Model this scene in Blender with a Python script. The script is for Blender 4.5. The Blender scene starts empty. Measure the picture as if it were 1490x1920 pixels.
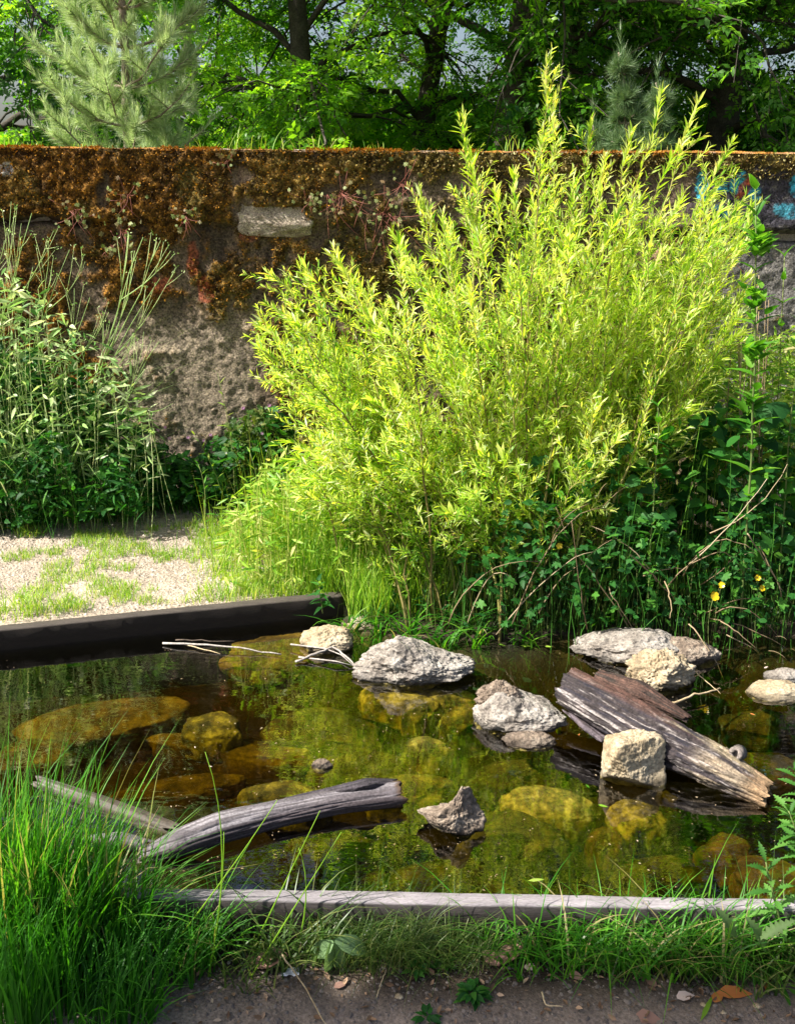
import bpy, math, random
import numpy as np
from mathutils import Matrix, Vector
scene = bpy.context.scene
col = scene.collection
R_ = math.radians

# ------------------------------------------------------------------ camera
CAM = Vector((0.0, 0.0, 1.6)); PITCH = 18.3; ROLL = -0.55; VFOV = 55.0
cam_data = bpy.data.cameras.new('camera'); cam = bpy.data.objects.new('camera', cam_data); col.objects.link(cam)
cam_data.sensor_fit = 'VERTICAL'; cam_data.sensor_height = 24; cam_data.sensor_width = 24
cam_data.lens = 12 / math.tan(R_(VFOV / 2)); cam_data.clip_start = 0.02; cam_data.clip_end = 1500
CM = Matrix.Rotation(R_(90 - PITCH), 4, 'X') @ Matrix.Rotation(R_(-ROLL), 4, 'Z')
cam.matrix_world = Matrix.Translation(CAM) @ CM
scene.camera = cam

# ------------------------------------------------------------------ daylight
SUN_EL = 47.0
SUN_TO = Vector((-math.cos(R_(SUN_EL)) * 0.97, -math.cos(R_(SUN_EL)) * 0.24, math.sin(R_(SUN_EL))))   # direction towards the sun
world = bpy.data.worlds.new('World'); scene.world = world; world.use_nodes = True
wn = world.node_tree.nodes; wl = world.node_tree.links; wn.clear()
sky = wn.new('ShaderNodeTexSky'); sky.sky_type = 'NISHITA'; sky.sun_disc = False
sky.sun_elevation = R_(SUN_EL); sky.sun_rotation = math.atan2(SUN_TO.x, SUN_TO.y)
sky.air_density = 1.0; sky.dust_density = 4.5; sky.ozone_density = 1.0
bgn = wn.new('ShaderNodeBackground'); bgn.inputs['Strength'].default_value = 0.082
wout = wn.new('ShaderNodeOutputWorld'); wl.new(sky.outputs[0], bgn.inputs[0]); wl.new(bgn.outputs[0], wout.inputs[0])
sun_d = bpy.data.lights.new('sun', 'SUN'); sun_d.energy = 5.0; sun_d.angle = R_(0.53); sun_d.color = (1.0, 0.95, 0.86)
sun = bpy.data.objects.new('sun', sun_d); col.objects.link(sun)
sun.rotation_euler = SUN_TO.to_track_quat('Z', 'Y').to_euler(); sun.location = (-6, -1, 8)
scene.view_settings.view_transform = 'Standard'; scene.view_settings.look = 'None'
scene.view_settings.exposure = 1.25; scene.view_settings.gamma = 1.0; scene.view_settings.use_curve_mapping = False
scene.render.engine = 'CYCLES'
scene.cycles.max_bounces = 8; scene.cycles.transparent_max_bounces = 12; scene.cycles.transmission_bounces = 6
scene.cycles.caustics_reflective = False; scene.cycles.caustics_refractive = False

# ------------------------------------------------------------------ measuring helpers (photograph points -> places in the world)
FPX = 960 / math.tan(R_(VFOV / 2)); M3 = CM.to_3x3()
def ray(px, py):
    return (M3 @ Vector(((px - 745) / FPX, -(py - 960) / FPX, -1))).normalized()
def onz(px, py, z=0.0):
    d = ray(px, py); t = (z - CAM.z) / d.z; return CAM + d * t
def ony(px, py, y):
    d = ray(px, py); t = (y - CAM.y) / d.y; return CAM + d * t
M3I = np.array(M3.inverted())
def to_px(P):
    q = (np.asarray(P) - np.array(CAM)) @ M3I.T
    return 745 + FPX * q[..., 0] / -q[..., 2], 960 - FPX * q[..., 1] / -q[..., 2]

# ------------------------------------------------------------------ numpy noise
rng = np.random.default_rng(7); random.seed(7)
def _hash(i, j, k, s):
    h = (i.astype(np.int64) * 374761393 + j.astype(np.int64) * 668265263 + k.astype(np.int64) * 2147483647 + s * 974634777) & 0xffffffff
    h = ((h ^ (h >> 13)) * 1274126177) & 0xffffffff
    h = ((h ^ (h >> 16)) * 2246822519) & 0xffffffff
    return ((h ^ (h >> 15)) & 0xffff) / 65535.0
def vnoise(P, s=0):
    P = np.asarray(P, float); f = np.floor(P); t = P - f; t = t * t * (3 - 2 * t); i = f.astype(np.int64)
    x, y, z = i[..., 0], i[..., 1], i[..., 2]; a, b, c = t[..., 0], t[..., 1], t[..., 2]; r = 0
    for dx in (0, 1):
        for dy in (0, 1):
            for dz in (0, 1):
                w = (a if dx else 1 - a) * (b if dy else 1 - b) * (c if dz else 1 - c)
                r = r + w * _hash(x + dx, y + dy, z + dz, s)
    return r * 2 - 1
def fbm(P, scale=1.0, octv=4, s=0, gain=0.5):
    P = np.asarray(P, float) * scale + s * 7.13; r = 0; a = 1; n = 0
    for o in range(octv):
        r = r + a * vnoise(P, s + o); n += a; a *= gain; P = P * 2.03 + 11.7
    return r / n
def ss(a, b, x):
    t = np.clip((x - a) / (b - a), 0, 1); return t * t * (3 - 2 * t)
def xyz(x, y, z):
    x, y, z = np.broadcast_arrays(x, y, z); return np.stack([x, y, z], -1).astype(float)

# ------------------------------------------------------------------ mesh helpers
def mesh_np(name, V, F, rnd=None, smooth=False, cols=None):
    V = np.asarray(V, np.float32).reshape(-1, 3); F = np.asarray(F, np.int32)
    k = F.shape[1]; me = bpy.data.meshes.new(name)
    me.vertices.add(len(V)); me.vertices.foreach_set('co', V.ravel())
    me.loops.add(F.size); me.loops.foreach_set('vertex_index', F.ravel())
    me.polygons.add(len(F)); me.polygons.foreach_set('loop_start', np.arange(0, F.size, k, dtype=np.int32))
    if smooth: me.polygons.foreach_set('use_smooth', np.ones(len(F), bool))
    me.update(calc_edges=True)
    if rnd is not None:
        a = me.attributes.new('rnd', 'FLOAT', 'POINT'); a.data.foreach_set('value', np.asarray(rnd, np.float32).ravel())
    if cols is not None:
        a = me.attributes.new('tint', 'FLOAT_COLOR', 'POINT')
        c = np.concatenate([np.asarray(cols, np.float32), np.ones((len(V), 1), np.float32)], 1); a.data.foreach_set('color', c.ravel())
    return me
def link(name, me, mat=None, parent=None, loc=None):
    o = bpy.data.objects.new(name, me); col.objects.link(o)
    if mat is not None and me is not None and not me.materials: me.materials.append(mat)
    if parent is not None: o.parent = parent
    if loc is not None: o.location = loc
    return o
def tag(o, label=None, cat=None, group=None, kind=None):
    if label: o['label'] = label
    if cat: o['category'] = cat
    if group: o['group'] = group
    if kind: o['kind'] = kind
    return o
def empty(name, loc, label, cat, group=None, rz=0):
    o = bpy.data.objects.new(name, None); col.objects.link(o); o.location = loc; o.rotation_euler = (0, 0, rz)
    o.empty_display_size = 0.05
    return tag(o, label, cat, group)
class Geo:
    def __init__(s): s.V = []; s.F = []; s.R = []; s.n = 0
    def add(s, V, F, r=0.5):
        V = np.asarray(V, float).reshape(-1, 3); s.V.append(V); s.F.append(np.asarray(F, np.int64) + s.n)
        s.R.append(np.full(len(V), r) if np.isscalar(r) else np.asarray(r)); s.n += len(V)
    def inst(s, T, M, P, r=None):
        tv, tf = T; n = len(P); k = len(tv)
        if n == 0: return
        V = np.einsum('nij,kj->nki', M, tv) + np.asarray(P)[:, None, :]
        F = (tf[None] + (np.arange(n) * k)[:, None, None]).reshape(-1, tf.shape[1])
        r = rng.random(n) if r is None else np.asarray(r)
        s.add(V.reshape(-1, 3), F, np.repeat(r, k))
    def mesh(s, name, smooth=False, origin=None):
        V = np.concatenate(s.V)
        if origin is not None: V = V - np.array(origin)
        return mesh_np(name, V, np.concatenate(s.F), np.concatenate(s.R), smooth)
def nrm(a): return a / np.maximum(np.linalg.norm(a, axis=-1, keepdims=True), 1e-9)
def frames(d, up, scale):
    """matrices whose y column is along d, z column near up, scaled"""
    d = nrm(np.asarray(d, float)); x = nrm(np.cross(d, up)); z = np.cross(x, d)
    M = np.stack([x, d, z], -1); return M * np.asarray(scale)[:, None, None] if np.ndim(scale) == 1 else M * np.asarray(scale)[:, None, :]
def tube(pts, rad, sides=6, cap=True):
    pts = np.asarray(pts, float); n = len(pts); rad = np.broadcast_to(rad, (n,))
    t = np.gradient(pts, axis=0); t = nrm(t)
    m = nrm(pts[-1] - pts[0]); ref = np.array([0.13, 1.0, 0.07]) if abs(m[1]) < 0.8 else np.array([1.0, 0.1, 0.0])
    a = nrm(np.cross(t, ref)); b = np.cross(t, a)
    th = np.linspace(0, 2 * np.pi, sides, endpoint=False)
    V = pts[:, None] + rad[:, None, None] * (np.cos(th)[None, :, None] * a[:, None] + np.sin(th)[None, :, None] * b[:, None])
    V = V.reshape(-1, 3); i = np.arange(n - 1)[:, None] * sides; j = np.arange(sides)[None]; jn = (j + 1) % sides
    A, B, C, D = i + j, i + jn, i + sides + jn, i + sides + j
    F = np.concatenate([np.stack([A, B, C], -1).reshape(-1, 3), np.stack([A, C, D], -1).reshape(-1, 3)])
    if cap:
        V = np.concatenate([V, pts[:1], pts[-1:]]); c0 = n * sides; jj = np.arange(sides); jm = (jj + 1) % sides
        F = np.concatenate([F, np.stack([np.full(sides, c0), jm, jj], -1), np.stack([np.full(sides, c0 + 1), (n - 1) * sides + jj, (n - 1) * sides + jm], -1)])
    return V, F
def curve(p0, p1, bow, n=7, wob=0.0):
    p0 = np.array(p0, float); p1 = np.array(p1, float); t = np.linspace(0, 1, n)[:, None]
    P = p0 * (1 - t) + p1 * t + np.array(bow) * (4 * t * (1 - t))
    if wob: 
        w = rng.normal(0, wob, (n, 3)); w[0] = 0; P = P + w
    return P
def grid_mesh(name, X, Y, Z, keep=None, cols=None, smooth=True):
    """quad sheet from 2-D arrays"""
    h, w = X.shape; V = np.stack([X, Y, Z], -1).reshape(-1, 3)
    i = np.arange(h - 1)[:, None] * w + np.arange(w - 1)[None]
    F = np.stack([i, i + 1, i + w + 1, i + w], -1).reshape(-1, 4)
    if keep is not None: F = F[keep.ravel()]
    used = np.unique(F); mp = -np.ones(len(V), np.int64); mp[used] = np.arange(len(used))
    return mesh_np(name, V[used], mp[F], None, smooth, None if cols is None else cols.reshape(-1, 3)[used])

# ------------------------------------------------------------------ leaf shapes (length 1 along +y, z up)
def leaf_shape(w=0.2, fold=0.25, droop=0.15, prof=((0.0, 0.02), (0.3, 0.9), (0.6, 0.8), (1.0, 0.0))):
    V = []; F = []
    for i, (t, k) in enumerate(prof):
        z = -droop * t * t
        if i == len(prof) - 1: V.append((0, t, z))
        else: V += [(-w * k / 2, t, z + fold * w * k / 2), (0, t, z), (w * k / 2, t, z + fold * w * k / 2)]
    n = len(prof)
    for i in range(n - 1):
        a = i * 3; b = a + 3
        if i == n - 2: F += [(a, a + 1, b), (a + 1, a + 2, b)]
        else: F += [(a, a + 1, b + 1), (a, b + 1, b), (a + 1, a + 2, b + 2), (a + 1, b + 2, b + 1)]
    return np.array(V, float), np.array(F)
LANCE = leaf_shape(0.175, 0.3, 0.12, ((0.0, 0.12), (0.35, 0.95), (0.65, 0.8), (1.0, 0)))
OVATE = leaf_shape(0.55, 0.3, 0.2, ((0.0, 0.25), (0.22, 0.95), (0.55, 0.8), (1.0, 0)))
HEART = leaf_shape(0.85, 0.22, 0.25, ((-0.08, 0.5), (0.18, 1.0), (0.55, 0.75), (1.0, 0)))
NETTLE = leaf_shape(0.42, 0.35, 0.3, ((0.0, 0.3), (0.2, 0.95), (0.5, 0.7), (0.8, 0.3), (1.0, 0)))
def serrated(w, n=9, teeth=0.16, droop=0.25, fold=0.2, pk=0.3):
    V = [(0, 0, 0)]; F = []
    ts = np.linspace(0.02, 1, n * 2 + 1)
    mids = [0]
    L = []; Rr = []
    for i, t in enumerate(ts):
        k = (t / pk) ** 0.7 if t < pk else ((1 - t) / (1 - pk)) ** 0.8
        k = k * (1 + teeth * (1 if i % 2 else -1)); z = -droop * t * t
        V.append((0, t, z)); mids.append(len(V) - 1)
        if i < len(ts) - 1:
            V.append((-w * k / 2, t, z + fold * w * k)); L.append(len(V) - 1)
            V.append((w * k / 2, t, z + fold * w * k)); Rr.append(len(V) - 1)
    for i in range(len(L)):
        m0, m1 = mids[i + 1], mids[i + 2]
        if i == 0: F += [(0, m0, L[0]), (0, Rr[0], m0)]
        if i + 1 < len(L):
            F += [(m0, m1, L[i + 1]), (m0, L[i + 1], L[i]), (m0, Rr[i], Rr[i + 1]), (m0, Rr[i + 1], m1)]
        else: F += [(m0, m1, L[i]), (m0, Rr[i], m1)]
    return np.array(V, float), np.array(F)
SERR = serrated(0.45)
THISTLE = serrated(0.32, 8, 0.4, 0.35, 0.25, 0.6)
def lobed(n=5, depth=0.45):
    """a rounded, deeply lobed leaf (wild geranium, maple)"""
    V = [(0, 0.35, 0)]; F = []; m = n * 4; A = np.linspace(-2.5, 2.5, m)
    for i, a in enumerate(A):
        r = 0.55 * (1 - depth * (0.5 - 0.5 * math.cos(2 * math.pi * (i / (m - 1)) * n + math.pi * 0)))
        r = 0.55 * (1 - depth * (0.5 + 0.5 * math.cos(2 * math.pi * (i / (m - 1)) * n)))
        V.append((r * math.sin(a), 0.35 + r * math.cos(a), 0.05 * math.cos(a * n) - 0.12 * r))
    V.append((0, 0, 0))
    for i in range(1, m): F.append((0, i + 1, i))
    F.append((0, 1, m + 1)); F.append((0, m + 1, m))
    return np.array(V, float), np.array(F)
LOBED = lobed()
def cat_t(parts):
    V = []; F = []; n = 0
    for (v, f), M, p in parts:
        V.append(v @ np.array(M).T + np.array(p)); F.append(f + n); n += len(v)
    return np.concatenate(V), np.concatenate(F)
def spray(n, L, base, w_ang=1.0, seed=0):
    """a little spray of leaves along a twig of length 1"""
    r = np.random.default_rng(seed); parts = []
    for i in range(n):
        t = (i + 0.7) / n; s = (1 if i % 2 else -1); a = s * (w_ang + r.normal(0, 0.2)) * (1 - 0.6 * t)
        d = np.array([math.sin(a), math.cos(a), r.normal(0, 0.25)]); up = np.array([r.normal(0, .35), r.normal(0, .35), 1.0])
        parts.append((base, frames(d[None], up, np.array([L * r.uniform(.75, 1.15)]))[0], (0, t * 0.9, 0)))
    return cat_t(parts)
SMALL = (np.array([(0, 0, 0), (-.25, .45, .06), (.25, .45, .06), (0, 1, -.08)], float), np.array([(0, 2, 1), (1, 2, 3)]))

# grass: n blades as strips
def blades(base, h, w, lean, az, droop, seg=4, twist=0.0):
    """base n x 3; lean = sideways reach / height; droop pulls tips down"""
    n = len(base); t = np.linspace(0, 1, seg + 1)[None, :, None]
    hd = np.stack([np.cos(az), np.sin(az), np.zeros(n)], -1)[:, None]; side = np.stack([-np.sin(az), np.cos(az), np.zeros(n)], -1)[:, None]
    h_ = h[:, None, None]; ln = lean[:, None, None]; dr = droop[:, None, None]
    c = base[:, None] + hd * h_ * ln * (0.35 * t + 0.65 * t ** 2) + np.array([0, 0, 1.0]) * h_ * (t - dr * t ** 3)
    wd = w[:, None, None] * (1 - t ** 2.2) * 0.5 + 0.00005
    rot = rng.normal(0, 0.5, n)[:, None, None]
    sd = side * np.cos(rot) + hd * np.sin(rot)
    V = np.stack([c - sd * wd, c + sd * wd], 2)
    V = V.reshape(n, -1, 3); k = V.shape[1]
    f = []
    for i in range(seg): f += [(2 * i, 2 * i + 1, 2 * i + 3), (2 * i, 2 * i + 3, 2 * i + 2)]
    f = np.array(f); F = (f[None] + (np.arange(n) * k)[:, None, None]).reshape(-1, 3)
    return V.reshape(-1, 3), F, k

# ------------------------------------------------------------------ materials
def mat_new(name):
    m = bpy.data.materials.new(name); m.use_nodes = True; m.node_tree.nodes.clear(); return m, m.node_tree.nodes, m.node_tree.links
def ramp(N, stops, interp='LINEAR'):
    r = N.new('ShaderNodeValToRGB'); r.color_ramp.interpolation = interp
    e = r.color_ramp.elements
    while len(e) < len(stops): e.new(0.5)
    for i, (p, c) in enumerate(stops):
        e[i].position = p; e[i].color = (*c, 1)
    return r
def leaf_mat(name, stops, trans=0.45, tcol=(1.5, 1.6, 0.5), rough=0.45, spec=0.35):
    m, N, L = mat_new(name)
    a = N.new('ShaderNodeAttribute'); a.attribute_name = 'rnd'; r = ramp(N, stops); L.new(a.outputs['Fac'], r.inputs[0])
    p = N.new('ShaderNodeBsdfPrincipled'); p.inputs['Roughness'].default_value = rough; p.inputs['Specular IOR Level'].default_value = spec
    L.new(r.outputs[0], p.inputs['Base Color'])
    t = N.new('ShaderNodeBsdfTranslucent'); mx = N.new('ShaderNodeMixRGB'); mx.blend_type = 'MULTIPLY'; mx.inputs[0].default_value = 1
    mx.inputs[2].default_value = (*tcol, 1); L.new(r.outputs[0], mx.inputs[1]); L.new(mx.outputs[0], t.inputs[0])
    ms = N.new('ShaderNodeMixShader'); ms.inputs[0].default_value = trans; L.new(p.outputs[0], ms.inputs[1]); L.new(t.outputs[0], ms.inputs[2])
    o = N.new('ShaderNodeOutputMaterial'); L.new(ms.outputs[0], o.inputs[0]); return m
def noise(N, L, vec, scale, det=6, rough=0.6, dist=0.0):
    n = N.new('ShaderNodeTexNoise'); n.inputs['Scale'].default_value = scale; n.inputs['Detail'].default_value = det
    n.inputs['Roughness'].default_value = rough; n.inputs['Distortion'].default_value = dist
    if vec is not None: L.new(vec, n.inputs['Vector'])
    return n
def surf(name, stops, scale=8, bump=0.4, bscale=60, rough=0.9, tint=False, wet=None, stretch=None, spec=0.3, bdist=0.01, vor=0.0, gen='Object', nr=0.65, spk=(0.6, 1.35)):
    """general rough surface: noise ramp (optionally multiplied with the mesh's own paint), bump; wet=(z, colour): algae below water"""
    m, N, L = mat_new(name); tc = N.new('ShaderNodeTexCoord'); vec = tc.outputs[gen]
    if stretch:
        mp = N.new('ShaderNodeMapping'); mp.inputs['Scale'].default_value = stretch; L.new(vec, mp.inputs[0]); vec = mp.outputs[0]
    n = noise(N, L, vec, scale, 8, nr); r = ramp(N, stops); L.new(n.outputs[0], r.inputs[0]); c = r.outputs[0]
    n2 = noise(N, L, vec, bscale, 6, 0.7)
    if tint:
        a = N.new('ShaderNodeAttribute'); a.attribute_name = 'tint'
        mx = N.new('ShaderNodeMixRGB'); mx.blend_type = 'MULTIPLY'; mx.inputs[0].default_value = 1; L.new(a.outputs['Color'], mx.inputs[1]); L.new(c, mx.inputs[2]); c = mx.outputs[0]
    # fine speckle
    n3 = noise(N, L, vec, bscale * 2.3, 3, 0.6); mr = N.new('ShaderNodeMapRange'); mr.inputs[1].default_value = 0.3; mr.inputs[2].default_value = 0.7
    mr.inputs[3].default_value = spk[0]; mr.inputs[4].default_value = spk[1]; L.new(n3.outputs[0], mr.inputs[0])
    mv = N.new('ShaderNodeMixRGB'); mv.blend_type = 'MULTIPLY'; mv.inputs[0].default_value = 1; L.new(c, mv.inputs[1]); L.new(mr.outputs[0], mv.inputs[2]); c = mv.outputs[0]
    p = N.new('ShaderNodeBsdfPrincipled'); p.inputs['Roughness'].default_value = rough; p.inputs['Specular IOR Level'].default_value = spec
    if wet:
        g = N.new('ShaderNodeNewGeometry'); sp = N.new('ShaderNodeSeparateXYZ'); L.new(g.outputs['Position'], sp.inputs[0])
        nn = noise(N, L, tc.outputs['Object'], 14, 4); ad = N.new('ShaderNodeMath'); ad.operation = 'MULTIPLY_ADD'; ad.inputs[1].default_value = -0.02; 
        L.new(nn.outputs[0], ad.inputs[0]); L.new(sp.outputs[2], ad.inputs[2])
        mr2 = N.new('ShaderNodeMapRange'); mr2.inputs[1].default_value = wet[0] - 0.010; mr2.inputs[2].default_value = wet[0] - 0.002; L.new(ad.outputs[0], mr2.inputs[0])
        n4 = noise(N, L, tc.outputs['Object'], 25, 5); rr = ramp(N, wet[1]); L.new(n4.outputs[0], rr.inputs[0])
        mw = N.new('ShaderNodeMixRGB'); L.new(mr2.outputs[0], mw.inputs[0]); mr3 = N.new('ShaderNodeMapRange'); mr3.inputs[1].default_value = wet[0] + 0.006; mr3.inputs[2].default_value = wet[0] + 0.022; mr3.inputs[3].default_value = 0.38; mr3.inputs[4].default_value = 1.0; L.new(ad.outputs[0], mr3.inputs[0])
        mb = N.new('ShaderNodeMixRGB'); mb.blend_type = 'MULTIPLY'; mb.inputs[0].default_value = 1; L.new(c, mb.inputs[1]); L.new(mr3.outputs[0], mb.inputs[2]); c = mb.outputs[0]
        L.new(rr.outputs[0], mw.inputs[1]); L.new(c, mw.inputs[2]); c = mw.outputs[0]
    L.new(c, p.inputs['Base Color'])
    h = n2.outputs[0]
    if vor:
        v = N.new('ShaderNodeTexVoronoi'); v.inputs['Scale'].default_value = vor; L.new(vec, v.inputs['Vector'])
        am = N.new('ShaderNodeMath'); am.operation = 'ADD'; L.new(h, am.inputs[0]); L.new(v.outputs['Distance'], am.inputs[1]); h = am.outputs[0]
    b = N.new('ShaderNodeBump'); b.inputs['Strength'].default_value = bump; b.inputs['Distance'].default_value = bdist; L.new(h, b.inputs['Height']); L.new(b.outputs[0], p.inputs['Normal'])
    o = N.new('ShaderNodeOutputMaterial'); L.new(p.outputs[0], o.inputs[0]); return m
ALGAE = ((0.38, (0.025, 0.02, 0.007)), (0.5, (0.11, 0.088, 0.02)), (0.64, (0.27, 0.22, 0.06)))
WZ = -0.085          # water level
# ================================================================== the ground, path and pond bed
def V2(p): return np.array([p.x, p.y])
fA, fB = V2(onz(300, 1662, 0)), V2(onz(1490, 1684, 0)); fd = (fB - fA) / np.linalg.norm(fB - fA)
F0 = fA - fd * 2.1; F1 = fB + fd * 1.6                      # inner top edge of the front plank
bA, bB = V2(onz(0, 1182, 0)), V2(onz(590, 1122, 0)); bd = (bB - bA) / np.linalg.norm(bB - bA)
B0 = bA - bd * 1.0; B1 = bB + bd * 0.12
shore = [V2(onz(x, y, WZ)) for x, y in ((650, 1172), (740, 1192), (900, 1200), (1080, 1188), (1200, 1172), (1340, 1180), (1490, 1196), (1700, 1210), (1950, 1240))]
POLY = np.array([F0, F1] + shore[::-1] + [B1, B0])
NSH = len(shore)
def seg_dist(P, a, b):
    ab = b - a; t = np.clip(((P - a) @ ab) / (ab @ ab), 0, 1); return np.linalg.norm(P - a - t[..., None] * ab, axis=-1)
def inside(P):
    x, y = P[..., 0], P[..., 1]; c = np.zeros(x.shape, bool); n = len(POLY)
    for i in range(n):
        (x0, y0), (x1, y1) = POLY[i], POLY[(i + 1) % n]
        k = (y0 > y) != (y1 > y); xi = (x1 - x0) * (y - y0) / (y1 - y0 + 1e-12) + x0; c ^= k & (x < xi)
    return c
def shore_dist(P):
    d = np.full(P.shape[:-1], 9.0)
    for i in range(1, 2 + NSH): d = np.minimum(d, seg_dist(P, POLY[i], POLY[(i + 1) % len(POLY)]))   # natural banks: right end, back shore
    return d
def beam_dist(P):
    return np.minimum(seg_dist(P, F0, F1), seg_dist(P, B0, B1))
def front_side(P):      # > 0 on the near side of the front plank
    n = np.array([fd[1], -fd[0]]); return (P - fA) @ n
WALL_Y = 5.15
PATH_PX = None
def H(x, y):
    x = np.asarray(x, float); y = np.asarray(y, float); P = np.stack([x, y], -1)
    n1 = fbm(xyz(x, y, 0), 3.0, 4, 3); n2 = fbm(xyz(x, y, 0), 22.0, 3, 5)
    ins = inside(P); sd = shore_dist(P); bdm = beam_dist(P); fs = front_side(P)
    front = -0.115 + 0.02 * n1 + 0.006 * n2 - 0.02 * ss(0.0, 0.5, fs)
    back = -0.02 + 0.012 * n1 + 0.005 * n2
    right = ss(-0.35, 0.0, x)                                  # the planted bank is lower at the water
    bank = back * 1.0
    z = np.where(fs > 0.0, front, back)
    lo = WZ + 0.012 + 0.11 * ss(0.0, 0.5, sd) + 0.015 * n1
    z = np.where((fs <= 0) & (x > -0.5), np.minimum(z + 0.0, np.where(sd < 0.6, lo, z)), z)
    bed = WZ - 0.02 - 0.21 * ss(0.0, 0.55, sd) + 0.05 * n1 + 0.012 * n2
    z = np.where(ins, bed, z)
    z = np.where((~ins) & (bdm < 0.036), -0.33, z)
    return np.where(y > WALL_Y + 0.12, 1.60 + 0.04 * n1 + 0.03 * np.clip(y - 6, 0, 6) * 0, z)
def axis(lo, hi, step, far):
    a = np.arange(lo, hi, step); g = []; s = step; v = hi
    while v < far: s *= 1.35; v += s; g.append(v)
    h = []; s = step; v = lo
    while v > -far: s *= 1.35; v -= s; h.append(v)
    return np.concatenate([h[::-1], a, g])
gx = axis(-2.3, 2.9, 0.022, 300.0); gy = axis(1.2, 5.3, 0.022, 300.0)
GX, GY = np.meshgrid(gx, gy); GZ = H(GX, GY)
PP = np.stack([GX, GY], -1); INS = inside(PP)
ppx, ppy = to_px(np.stack([GX, GY, np.zeros_like(GX)], -1)); vis = GY > 0.5
pn = fbm(xyz(GX, GY, 0), 2.2, 4, 9)
# gravel path: the strip left of the shrub, between the plank and the foot of the wall
pathf = ss(0.10, -0.10, (GX + 0.15 + 0.35 * pn) - 0.15 * (GY - 3.4)) * ss(5.05, 4.85, GY + 0.12 * pn + 0.45 * np.clip(-GX - 1.25, 0, 1.2)) * (GY > 2.4)
front_m = (front_side(PP) > 0)
c_path = np.array([0.42, 0.35, 0.28]); c_soil = np.array([0.055, 0.040, 0.027]); c_dirt = np.array([0.30, 0.24, 0.20]); c_bed = np.array([0.022, 0.016, 0.006]); c_grass = np.array([0.07, 0.085, 0.03])
g1 = ss(-0.1, 0.5, fbm(xyz(GX, GY, 0), 5, 4, 21))[..., None]
C = c_soil * (1 - pathf[..., None]) + c_path * pathf[..., None] * (0.85 + 0.3 * g1)
dm = ss(-0.05, 0.12, front_side(PP) - 0.17 - 0.08 * pn)[..., None]
C = np.where(front_m[..., None], c_soil * 0.8 * (1 - dm) + c_dirt * dm * (0.75 + 0.5 * g1), C)
bn = ss(-0.35, 0.45, fbm(xyz(GX, GY, 0), 4.5, 5, 31))[..., None]
bedc = c_bed * (0.35 + 0.8 * bn) * (1 - 0) + np.array([0.06, 0.065, 0.012]) * ss(0.2, 0.7, fbm(xyz(GX, GY, 0), 9, 4, 33))[..., None] * 0.6
C = np.where(INS[..., None], bedc, C); far = ss(5.3, 6.5, GY)[..., None]; C = C * (1 - far) + c_grass * far
ncell = INS[:-1, :-1]; pcell = (pathf[:-1, :-1] > 0.5) & ~ncell & (GX[:-1, :-1] > -12)
m_ground = surf('soil', ((0.3, (0.62, 0.62, 0.62)), (0.5, (0.95, 0.95, 0.95)), (0.7, (1.35, 1.32, 1.28))), 9, 0.9, 55, 0.95, True, bdist=0.012, gen='Object')
m_path = surf('gravel', ((0.3, (0.66, 0.64, 0.62)), (0.5, (0.98, 0.97, 0.95)), (0.7, (1.25, 1.22, 1.2))), 26, 0.8, 110, 0.95, True, bdist=0.01, vor=70)
m_bed = surf('pond_mud', ((0.3, (0.35, 0.35, 0.3)), (0.5, (0.9, 0.9, 0.8)), (0.7, (1.7, 1.6, 1.1))), 7, 0.8, 40, 0.8, True, bdist=0.015)
tag(link('ground', grid_mesh('ground', GX, GY, GZ, ~(ncell | pcell), C), m_ground), kind='structure')
tag(link('path', grid_mesh('path', GX, GY, GZ, pcell, C), m_path), kind='structure')
tag(link('pond_bed', grid_mesh('pond_bed', GX, GY, GZ, ncell, C), m_bed), kind='structure')

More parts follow.
